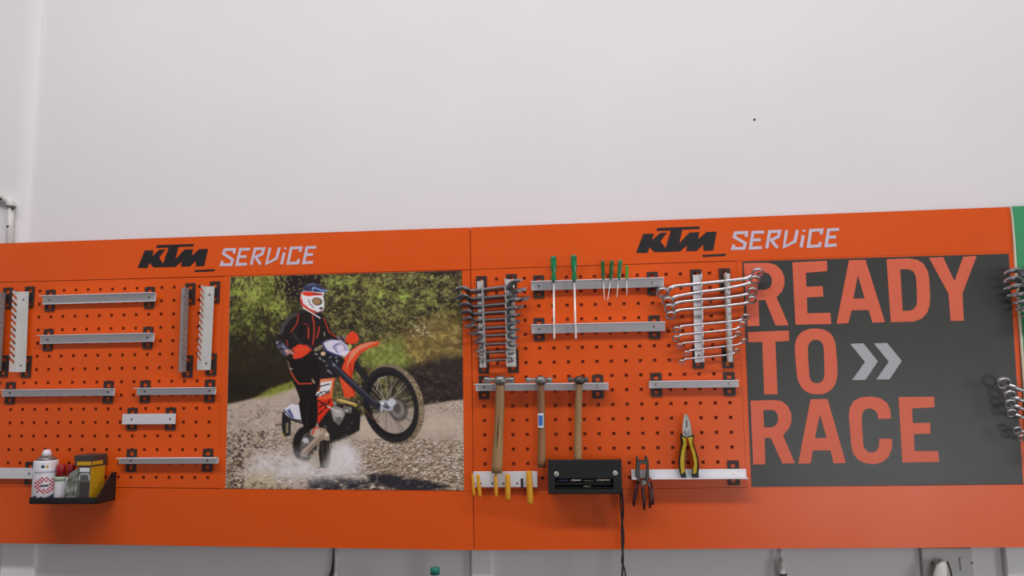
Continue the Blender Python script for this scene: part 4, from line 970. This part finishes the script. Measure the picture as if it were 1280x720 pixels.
# ------------------------------------------------------------------ pliers and yellow handles
def pix(poly, ox, oy, s, d): return [xz(ox + x / s, oy + y / s, d) for x, y in poly]
def combination_pliers():
    d0, d1 = FD + 0.020, FD + 0.004
    q = lambda *p: pix(p, 835, 505, 6.857, d0)
    t = thing('pliers', 'combination pliers with yellow and black grips standing on the rail', 'pliers', P(861, 597, d0))
    obj('jaw', MB().prism(q((148, 92), (160, 96), (163, 145), (160, 215), (190, 270), (170, 285), (135, 270), (125, 225), (128, 170)), -d0 + 0.002, -d1), M['plier'], t, bevel=0.0012)
    obj('jaw', MB().prism(q((160, 96), (170, 98), (195, 170), (203, 235), (205, 270), (185, 285), (160, 268), (160, 215), (164, 145)), -d0 + 0.0012, -d1 + 0.001), M['plier'], t, bevel=0.0012)
    obj('jaw_gap', MB().prism(q((157, 140), (166, 140), (167, 200), (157, 200)), -d0 + 0.0008, -d0 + 0.003), M['steel_dark'], t, label='dark serrated gap between the jaws')
    pv = P(835 + 165 / 6.857, 505 + 240 / 6.857, d0)
    obj('pivot', MB().lathe(pv + Vector((0, 0.003, 0)), (0, -1, 0), [(0, 0.0072), (0.0035, 0.0072), (0.0042, 0.006)], 18), M['chrome_satin'], t)
    gL = obj('grip', MB().prism(q((118, 270), (150, 285), (152, 330), (140, 420), (138, 520), (150, 590), (150, 620), (120, 622), (103, 590), (97, 500), (100, 430), (118, 340)), -d0, -d1 + 0.002), M['black'], t, bevel=0.003, seg=3)
    obj('grip_inlay', MB().prism(q((128, 285), (158, 292), (158, 340), (146, 420), (140, 510), (143, 580), (118, 590), (106, 540), (104, 480), (112, 410), (132, 330)), -d0 - 0.0022, -d0 + 0.004), M['yellow_grip'], gL, bevel=0.002, seg=3)
    gR = obj('grip', MB().prism(q((178, 285), (215, 275), (215, 330), (240, 400), (260, 470), (265, 530), (260, 600), (255, 622), (215, 620), (213, 590), (225, 520), (215, 440), (190, 350)), -d0, -d1 + 0.002), M['black'], t, bevel=0.003, seg=3)
    obj('grip_inlay', MB().prism(q((178, 292), (205, 288), (206, 335), (230, 400), (247, 470), (250, 530), (243, 585), (220, 592), (215, 560), (224, 515), (212, 440), (186, 350)), -d0 - 0.0022, -d0 + 0.004), M['yellow_grip'], gR, bevel=0.002, seg=3)
combination_pliers()
def circlip(label, dx, dy, d, hl, hr):
    t = thing('circlip_pliers', label, 'pliers', P(804 + dx, 605 + dy, d), 'dark circlip pliers')
    q = lambda *p: pix([(x + dx * 8, y + dy * 8) for x, y in p], 780, 560, 8.0, d)
    y0, y1 = -d, -d + 0.006
    obj('jaw', MB().prism(q((133, 88), (140, 88), (146, 130), (195, 128), (195, 150), (160, 165), (158, 240), (165, 315), (190, 345), (200, 375), (160, 345), (130, 310), (122, 260), (128, 160)), y0, y1), M['steel_dark'], t, bevel=0.0008)
    obj('jaw', MB().prism(q((220, 85), (227, 85), (246, 130), (252, 240), (250, 310), (225, 350), (205, 378), (195, 350), (222, 312), (232, 240), (230, 165), (193, 150), (195, 128), (216, 130)), y0 - 0.0006, y1 - 0.0006), M['steel_dark'], t, bevel=0.0008)
    c = P(780 + (203 + dx * 8) / 8, 560 + (352 + dy * 8) / 8, d)
    obj('pivot', MB().lathe(c, (0, -1, 0), [(0, 0.0055), (0.003, 0.0055), (0.0036, 0.004)], 14), M['steel'], t)
    for pts in (hl, hr):
        pp = [P(u, v, d) for u, v in pts]
        n = len(pp); obj('handle', MB().tube(pp, [0.0040] + [0.0047] * (n - 2) + [0.0030], 10), M['dark_red'], t)
circlip('front dark red handled circlip pliers hooked over the rail', 0, 0, FD + 0.024, [(802.5, 602), (803.8, 615), (805, 627), (805.4, 637)], [(811, 602), (813, 615), (813.4, 626), (812, 635)])
circlip('rear dark red handled circlip pliers with spread legs behind the front ones', -1.2, -1.0, FD + 0.015, [(797.5, 602), (795, 614), (792.8, 625), (792, 632.5)], [(812.5, 602), (814.6, 614), (815.8, 625), (816, 631)])
def yellow(label, u0, v0, u1, v1, wpx, blunt):
    d = FD + 0.022; A, B = P(u0, v0, d), P(u1, v1, d); w = wpx * 0.00211 / 2
    t = thing('yellow_handled_tool', label, 'tool', B, 'yellow handles on the bent plate')
    pts = [A + (B - A) * f for f in (0, .03, .12, .35, .7, .92, .98, 1)]
    obj('handle', MB().tube(pts, [w * .55, w * .85, w, w * 1.05, w * 1.06, w * .98, w * .8, w * .5], 14, flat=(0.8, 1)), M['yellow'], t)
    q = A + (B - A) * 0.45
    obj('hook', MB().tube([q, Vector((q.x, -FD - 0.0004, q.z))], 0.0022, 8), M['steel_dark'], t)
yellow('slim yellow handle, leftmost on the bent plate over the seam', 590.6, 592.8, 592.6, 619.5, 3.6, 0)
yellow('slim yellow handle, second from the left on the bent plate', 597.4, 592.8, 600, 621.2, 4.6, 0)
yellow('thin yellow handle in the middle of the bent plate under the split hammer', 619.5, 592.4, 620.4, 621.3, 4.2, 0)
yellow('medium yellow handle, fourth from the left on the bent plate', 634.5, 592.2, 635.2, 625.2, 6.4, 0)
yellow('biggest yellow handle, rightmost on the bent plate', 661.2, 588.6, 663.2, 630.2, 7.6, 1)

# ------------------------------------------------------------------ trays
def black_box():
    d = 0.060
    x0, x1 = P(685.5, 615, d).x, P(777.8, 612, d).x; zb = P(735, 617.5, d).z; zt = P(735, 574.5, 0.045).z
    xr = P(778.5, 600, d).x
    t = thing('wall_tray', 'black steel tray with two screws, holding small steel bits, hammer handle above', 'tray', ((x0 + x1) / 2, -d / 2, zb))
    zl, zu = P(735, 611.5, d).z, P(735, 597, 0.045).z
    obj('back_plate', MB().box((x0, -0.046, zu - 0.02), (x1, -0.040, zt)), M['black_sheet'], t, bevel=0.001)
    obj('base', MB().box((x0, -d, zb), (x1, -0.001, zb + 0.002)), M['black_sheet'], t)
    obj('front_lip', MB().box((x0, -d, zb), (x1, -d + 0.002, zl)), M['black_sheet'], t, bevel=0.0006)
    w = 0.024
    obj('front_panel', MB().box((x0, -d, zl), (x0 + w * 0.7, -d + 0.002, zu)).box((x1 - w * 0.9, -d, zl), (x1, -d + 0.002, zu)).box((x0, -d, zu), (x1, -d + 0.002, zt)), M['black_sheet'], t, bevel=0.0006)
    obj('inner_panel', MB().box((x0 + .002, -0.030, zb + .002), (x1 - .002, -0.028, zu + .01)), M['black_sheet'], t)
    obj('side_panel', MB().box((x1 - 0.002, -d + 0.002, zb), (x1, -0.001, zt)), M['black_sheet'], t)
    obj('side_panel', MB().box((x0, -d + 0.002, zb), (x0 + 0.002, -0.001, zt)), M['black_sheet'], t)
    for u, v in ((695.5, 592.8), (769, 591.6)):
        q = P(u, v, d); obj('screw', MB().lathe(q, (0, -1, 0), [(-0.001, 0.0068), (0.0012, 0.0068), (0.0022, 0.005)], 18).lathe(q, (0, -1, 0), [(0.002, 0.0024), (0.0028, 0.002)], 10), M['screw'], t)
    di = 0.054
    for k, (u0, u1, v, mm, r, lab) in enumerate(((697, 710, 600.6, 'navy', 0.0030, 'dark blue bit lying at the left in the black tray'), (713, 726.5, 600.4, 'bits', 0.0042, 'bright steel bit left of centre in the black tray'),
                                  (729, 742, 601.2, 'steel_dark', 0.0028, 'dark steel bit in the middle of the black tray'), (745, 763, 600.2, 'bits', 0.0040, 'long bright steel bit at the right in the black tray'), (729, 738.5, 608, 'bits', 0.0019, 'thin brassy pin lowest in the black tray'))):
        zz = P(u0, v, di).z
        A, B = P(u0, v, di), P(u1, v - 0.3, di)
        mb = MB().tube([A, A + (B - A) * .45, A + (B - A) * .5, B], [r, r, r * .75, r * .75], 8)
        obj('steel_bit', mb, M[mm], None, loc=A, label=lab, cat='tool bit', group='steel bits in the black tray')
    obj('bit_shelf', MB().box((x0 + 0.018, -0.0595, P(735, 604, di).z - 0.0005), (x1 - 0.024, -0.041, P(735, 603.2, di).z)).box((x0 + 0.018, -0.0595, P(735, 609.6, di).z - 0.0005), (x1 - 0.024, -0.041, P(735, 609.1, di).z)), M['black_sheet'], t)
    # cable
    cb = thing('power_cable', 'thin black double cable hanging down from the black tray', 'cable', P(778, 760, 0.03))
    for pts, r in (([(775.5, 600), (777, 612), (778.5, 626), (779, 640), (777.2, 660), (777.5, 680), (778.8, 700), (777.2, 730), (778, 760)], 0.0026), ([(776.5, 602), (775.6, 614), (775.8, 632), (778, 655), (779.8, 672), (778.5, 690), (777.5, 703), (781.5, 716), (783, 760)], 0.0022)):
        pp = [P(u, v, 0.052 - 0.022 * min(1, max(0, (v - 600) / 60))) for u, v in pts]
        sm = []
        for i in range(len(pp) - 1):
            p0, p1, p2, p3 = pp[max(i - 1, 0)], pp[i], pp[i + 1], pp[min(i + 2, len(pp) - 1)]
            for k in range(4):
                f = k / 4; sm.append(0.5 * (2 * p1 + (p2 - p0) * f + (2 * p0 - 5 * p1 + 4 * p2 - p3) * f * f + (3 * p1 - p0 - 3 * p2 + p3) * f ** 3))
        sm.append(pp[-1])
        obj('strand', MB().tube(sm, r, 8), M['black'], cb)
black_box()

def can_tray():
    d = 0.080
    x0, xf = P(36.5, 628, d).x, P(121.5, 627, d).x
    zb = P(80, 630, d).z; zl = P(80, 622.2, d).z; zt = P(137, 590, 0.004).z
    t = thing('can_tray', 'black steel corner tray holding spray cans and a yellow box', 'tray', ((x0 + xf) / 2, -d / 2, zb))
    obj('base', MB().box((x0, -d, zb), (xf, -0.001, zb + 0.002)), M['black_sheet'], t)
    obj('front_lip', MB().box((x0, -d, zb), (xf, -d + 0.002, zl)), M['black_sheet'], t, bevel=0.0006)
    obj('side_panel', MB().prism([(-d, zb), (-0.001, zb), (-0.001, zt), (-0.022, zt), (-d, zl)], xf - 0.002, xf, axis='x'), M['black_sheet'], t)
    obj('side_panel', MB().prism([(-d, zb), (-0.001, zb), (-0.001, zb + 0.03), (-d, zl)], x0, x0 + 0.002, axis='x'), M['black_sheet'], t)
    obj('back_plate', MB().box((x0, -0.003, zb), (xf, -0.001, zb + 0.03)), M['black_sheet'], t)
    zs = zb + 0.002
    # big spray can
    dc = 0.045
    def lathe_can(name, label, uc, up, parts, rpx, cat='spray can'):
        c = P(uc, 615, dc); r = rpx * 0.0024
        tt = thing(name, label, cat, (c.x, -dc, zs), 'cans in the corner tray')
        for nm, mm, prof in parts: obj(nm, MB().lathe((c.x, -dc, zs), (0, 0, 1), [(a, b * r) for a, b in prof], 28), M[mm], tt)
        return tt, c, r
    ztop = P(55, 562, dc).z - zs; zsh = P(55, 575, dc).z - zs; zn = P(55, 569.5, dc).z - zs
    big, c, r = lathe_can('spray_can', 'large white spray can with a red check emblem in the tray', 55.6, 0,
        [('body', 'can', [(0, 0.96), (0.002, 1), (zsh - 0.006, 1), (zsh - 0.002, 0.97), (zsh, 0.9)]), ('shoulder', 'steel', [(zsh, 0.88), (zsh + (zn - zsh) * .5, 0.70), (zn, 0.44)]),
         ('nozzle', 'can', [(zn, 0.44), (zn + (ztop - zn) * .5, 0.36), (ztop - .001, 0.27), (ztop, 0.2)])], 12.9)
    body = [o for o in big.children if o.name.startswith('body')][0]
    def decal(name, mm, cells, parent_, cc, rr, k=1.006):
        mb = MB()
        for (a0, a1, h0, h1) in cells:      # angles in fraction of radius across the front as seen from the camera, heights in fraction
            base = math.atan2(CAM.x - cc.x, -dc - CAM.y)
            vs = []; n = 4
            for h in (h0, h1):
                for j in range(n + 1):
                    an = base + math.asin(max(-.99, min(.99, a0 + (a1 - a0) * j / n)))
                    vs.append((cc.x + math.sin(an) * rr * k, -dc - math.cos(an) * rr * k, zs + h))
            mb.add(vs, [(j, j + 1, n + 2 + j, n + 1 + j) for j in range(n)], True)
        return obj(name, mb, M[mm], parent_)
    Hh = zsh
    ck = []; rnd = random.Random(3)
    for i in range(-5, 5):
        for j in range(-5, 5):
            x, z = (i + .5) / 6, (j + .5) / 6
            if (i + j) % 2 == 0 and 0.14 < x * x + z * z < 0.72: ck.append((x * .95 - .08, x * .95 + .08, Hh * .41 + (z - .085) * Hh * .24, Hh * .41 + (z + .085) * Hh * .24))
    decal('check_emblem', 'redprint', ck, body, c, r)
    decal('emblem_bar', 'box_dark', [(-.34, .28, Hh * .38, Hh * .425)], body, c, r, 1.008)
    decal('wave_print', 'navy', [(-.82, -.6, Hh * .06, Hh * .17), (-.6, -.4, Hh * .075, Hh * .12), (-.36, -.14, Hh * .09, Hh * .145), (-.1, .12, Hh * .075, Hh * .12), (.16, .4, Hh * .09, Hh * .14), (.4, .6, Hh * .08, Hh * .17), (.6, .72, Hh * .1, Hh * .19)], body, c, r)
    decal('print_line', 'greyprint', [(-.8 + .2 * k, -.66 + .2 * k, Hh * .70, Hh * .745) for k in range(8)], body, c, r)
    decal('mark', 'navy', [(-.36, -.12, Hh * .83, Hh * .895)], body, c, r)
    decal('mark', 'box_yellow', [(-.02, .2, Hh * .83, Hh * .88)], body, c, r)
    zc0, zc1 = P(75, 595.5, dc).z - zs, P(75, 580.5, dc).z - zs
    s1, c1, r1 = lathe_can('spray_can', 'small white can with a red cap beside the large can', 75.0, 0,
        [('body', 'can', [(0, .96), (.002, 1), (zc0 - .012, 1), (zc0 - .004, .98)]), ('collar', 'can_green', [(zc0 - .012, 1.01), (zc0 - .003, .98), (zc0, .9)]), ('cap', 'red', [(zc0, .86), (zc1 - .004, .80), (zc1, .7)])], 6.3)
    zc0, zc1 = P(86, 595.5, dc - .01).z - zs, P(86, 580, dc - .01).z - zs
    s2, c2, r2 = lathe_can('spray_can', 'red capped can half hidden behind the silver wrapped packet', 87.6, 0,
        [('body', 'can', [(0, .96), (.002, 1), (zc0 - .006, 1), (zc0, .9)]), ('cap', 'red', [(zc0, .86), (zc1 - .004, .82), (zc1, .72)])], 5.0)
    # crinkled silver packet in front of it
    dp = 0.068; A, B = P(82.5, 620, dp), P(98.5, 585, dp); mb = MB(); n, mm_ = 6, 9; vs = []; rn = random.Random(5)
    for side in (0, 1):
        for j in range(mm_ + 1):
            for i in range(n + 1):
                fx, fz = i / n, j / mm_
                left = 0.55 * max(0, fz - .55); 
                x = A.x + (B.x - A.x) * (left + (1 - left) * fx) + rn.uniform(-.0008, .0008)
                z = zs + (B.z - zs) * fz * (0.85 + .15 * fx)
                vs.append((x, -dp - 0.003 + side * 0.008 + rn.uniform(-.0016, .0016), z))
    N_ = (n + 1) * (mm_ + 1); fs = []
    for j in range(mm_):
        for i in range(n):
            a = j * (n + 1) + i
            fs.append((a, a + 1, a + n + 2, a + n + 1)); fs.append((N_ + a, N_ + a + n + 1, N_ + a + n + 2, N_ + a + 1))
    for j in range(mm_):
        a = j * (n + 1); fs.append((a, a + n + 1, N_ + a + n + 1, N_ + a)); a += n; fs.append((a, N_ + a, N_ + a + n + 1, a + n + 1))
    for i in range(n):
        fs.append((i, N_ + i, N_ + i + 1, i + 1)); a = mm_ * (n + 1) + i; fs.append((a, a + 1, N_ + a + 1, N_ + a))
    obj('foil_packet', mb.add(vs, fs, False), M['foil'], None, loc=(A.x, -dp, zs), label='crinkled silver packet between the red caps and the yellow box', cat='packet')
    # yellow and black box
    df, db = 0.070, 0.008
    xa, xb = P(97.5, 600, df).x, P(113, 600, df).x
    ztp = P(108, 569.5, df).z; zld = P(108, 583.5, df).z
    bx = thing('carton', 'yellow and black carton with a dark lid standing in the tray', 'box', ((xa + xb) / 2, -(df + db) / 2, zs))
    bd = obj('body', MB().box((xa, -df, zs), (xb, -db, zld)), M['box_yellow'], bx, bevel=0.0008)
    xl0 = P(91, 575, df).x
    lid = obj('lid', MB().prism([(xa - 0.010, zld), (xb + 0.002, zld), (xb + 0.003, ztp), (xa - 0.014, ztp + 0.001)], -df - 0.002, -db + 0.003), M['box_dark'], bx, bevel=0.001)
    obj('lid_stripe', MB().box((xa - 0.004, -df - 0.0026, zld + 0.004), (xb + 0.0015, -df - 0.0018, zld + 0.014)).box((xb + 0.0027, -df, zld + 0.004), (xb + 0.0034, -df + 0.045, zld + 0.014)), M['box_yellow'], lid, label='yellow stripe on the lid')
    hz = zld - zs
    fp = obj('front_print', MB().box((xa + 0.0005, -df - 0.0006, zs + 0.001), (xb - 0.0005, -df + 0.0004, zld - 0.001)), M['box_grey'], bx, label='dark grey printed front')
    arc = [(xa + 0.004, zs + hz * .62), (xa + 0.005, zs + hz * .76), (xa + 0.010, zs + hz * .80), (xb - 0.008, zs + hz * .80), (xb - 0.003, zs + hz * .74), (xb - 0.003, zs + hz * .62)]
    am = MB(); stroke_mesh(am, arc, 0.0022, -df - 0.0012)
    obj('printed_outline', am, M['paper'], fp)
    obj('printed_panel', MB().box((xa + 0.006, -df - 0.0010, zs + 0.004), (xb - 0.002, -df - 0.0005, zs + hz * .58)), M['box_dark'], fp)
    obj('printed_band', MB().box((xa + 0.004, -df - 0.0010, zs + hz * .86), (xb - 0.004, -df - 0.0005, zs + hz * .97)), M['can'], fp)
can_tray()

# ------------------------------------------------------------------ things on the wall and below the boards
def conduit():
    dW = -WY + 0.030
    t = thing('conduit_pipe', 'white grimy conduit pipe with an elbow at the far left', 'pipe', P(14, 303, dW))
    r = 0.0105
    pts = [P(-30, 248.8, dW), P(0, 247.6, dW), P(4, 247.8, dW)]
    obj('pipe', MB().tube(pts, r * .9, 14), M['pipe'], t)
    obj('pipe', MB().tube([P(13.6, 259, dW), P(12.6, 285, dW), P(11.6, 330, dW)], r * .9, 14), M['pipe'], t)
    el = [P(3, 248.2, dW), P(7.5, 248.6, dW), P(11, 250.6, dW), P(13.3, 254, dW), P(13.8, 260.5, dW)]
    e = obj('elbow', MB().tube(el, r * 1.15, 14), M['pipe'], t)
    obj('grime_spot', MB().tube([P(-1.5, 248.8, dW + .011), P(2, 248.6, dW + .0115)], 0.0035, 8), M['grime_shadow'], e)
    obj('grime_spot', MB().tube([P(16.1, 258.5, dW + .0085), P(15.8, 262, dW + .0085)], 0.0038, 8), M['grime_shadow'], e)
    g = [o for o in t.children if o.name.startswith('pipe')][0]
    obj('grime_spot', MB().lathe(P(10.4, 283.5, dW + .006), (0, -1, 0), [(0, .004), (.003, .004), (.004, .003)], 10), M['grime_shadow'], g)
    obj('joint_ring', MB().tube([P(13.8, 258, dW), P(13.7, 259.4, dW)], r * 1.2, 14), M['grime_shadow'], e)
conduit()
q = P(943, 149.5, -WY); obj('wall_nail', MB().lathe(q, (0, -1, 0), [(-.002, .003), (.002, .003), (.003, .002)], 10), M['grime_shadow'], None, loc=q, label='tiny dark nail in the bare wall above the right board', cat='nail')
q = P(67, 244, -WY); obj('wall_nail', MB().lathe(q, (0, -1, 0), [(-.002, .0022), (.001, .0022), (.002, .001)], 10), M['pipe'], None, loc=q, label='tiny faint nail in the wall near the pipe', cat='nail')

zbn = P(540, 900, 0.1).z
bn = thing('workbench', 'grey steel workbench top below the boards, under the picture edge', 'workbench', (0, -0.3, ZF))
obj('bench_top', MB().box((-2.4, -0.60, zbn - 0.04), (3.0, 0.0, zbn)), M['bench'], bn, bevel=0.003)
for x in (-2.3, 0.3, 2.9):
    for y in (-0.55, -0.05):
        obj('leg', MB().box((x - .025, y - .025, ZF), (x + .025, y + .025, zbn - .04)), M['bench'], bn)
c = P(543.8, 712, 0.07)
bt = thing('bottle', 'bottle with a teal screw cap below the middle seam', 'bottle', (c.x, -0.07, zbn))
zc, zcb = P(543.8, 709.2, .07).z, P(543.8, 717.6, .07).z
obj('cap', MB().lathe((c.x, -.07, zcb), (0, 0, 1), [(0, .0125), ((zc - zcb) * .85, .0125), (zc - zcb, .0112)], 20), M['teal'], bt)
obj('body', MB().lathe((c.x, -.07, zbn), (0, 0, 1), [(0, .03), (.004, .033), ((zcb - zbn) * .7, .033), ((zcb - zbn) * .9, .014), (zcb - zbn - .001, .0115)], 24), M['bottle'], bt)

def hang(label, name, cat, body, mats):
    pass
cc = thing('wall_cable', 'pale wall cable with a modelled shadow and a dark lump under the rider poster', 'cable', P(418, 760, -WY + .012))
pp = [P(u, v, -WY + .008) for u, v in ((420, 684), (420.5, 700), (420, 716), (419, 735), (418, 790))]
obj('cable', MB().tube(pp, [.006] * 5, 10), M['pipe'], cc)
obj('cable', MB().tube([P(u, v, -WY + .007) for u, v in ((417.2, 684), (416.6, 700), (415.8, 712), (413.5, 720), (412, 790))], [.0018, .0022, .004, .005, .004], 8), M['grime_shadow'], cc)  # dark tube models the pale cable's shadow, thickening into the lump
cc = thing('hanging_plug', 'pale cable plug hanging on the wall right of the middle', 'plug', P(977, 745, -WY + .02))
obj('cable', MB().tube([P(975.5, 684, -WY + .012), P(976, 700, -WY + .014)], .0035, 8), M['pipe'], cc)
obj('plug_body', MB().tube([P(976, 698, -WY + .014), P(977, 704, -WY + .016), P(978.3, 717, -WY + .016), P(979, 726, -WY + .016)], [.005, .0085, .0095, .007], 10), M['pipe'], cc)
obj('plug_ring', MB().tube([P(978.4, 716.4, -WY + .016), P(978.7, 719, -WY + .016)], .0102, 10), M['grime_shadow'], cc)
so = thing('socket_box', 'grey white wall socket box at the lower right', 'socket', P(1187, 770, -WY + .01))
A, B = P(1152, 690, -WY + .012), P(1223, 775, -WY + .012)
obj('box', MB().box((A.x, -(-WY + .012), B.z), (B.x, WY, A.z + .01)), M['socket'], so, bevel=.002)
x2 = P(1206, 700, -WY + .013).x
obj('rocker_switch', MB().box((x2 - .012, -(-WY + .015), P(1206, 712, -WY).z), (x2 + .006, WY - .008, P(1206, 695, -WY).z)), M['socket'], so, bevel=.001)
for u, v in ((1165.5, 704.5), (1215, 703.5)):
    q = P(u, v, -WY + .012); inst('screw', SCD, so, q)
pg = thing('plug', 'white plug with a thin dark cord in the wall socket', 'plug', P(1178, 712, -WY + .02))
obj('plug_body', MB().tube([P(1178.5, 700, -WY + .03), P(1177, 708, -WY + .032), P(1175.5, 722, -WY + .034), P(1175, 745, -WY + .034)], [.008, .013, .017, .017], 12), M['pipe'], pg)
obj('cord', MB().tube([P(1184, 702, -WY + .03), P(1188, 712, -WY + .03), P(1190.5, 724, -WY + .03), P(1191, 790, -WY + .03)], .0024, 8), M['grime_shadow'], pg)
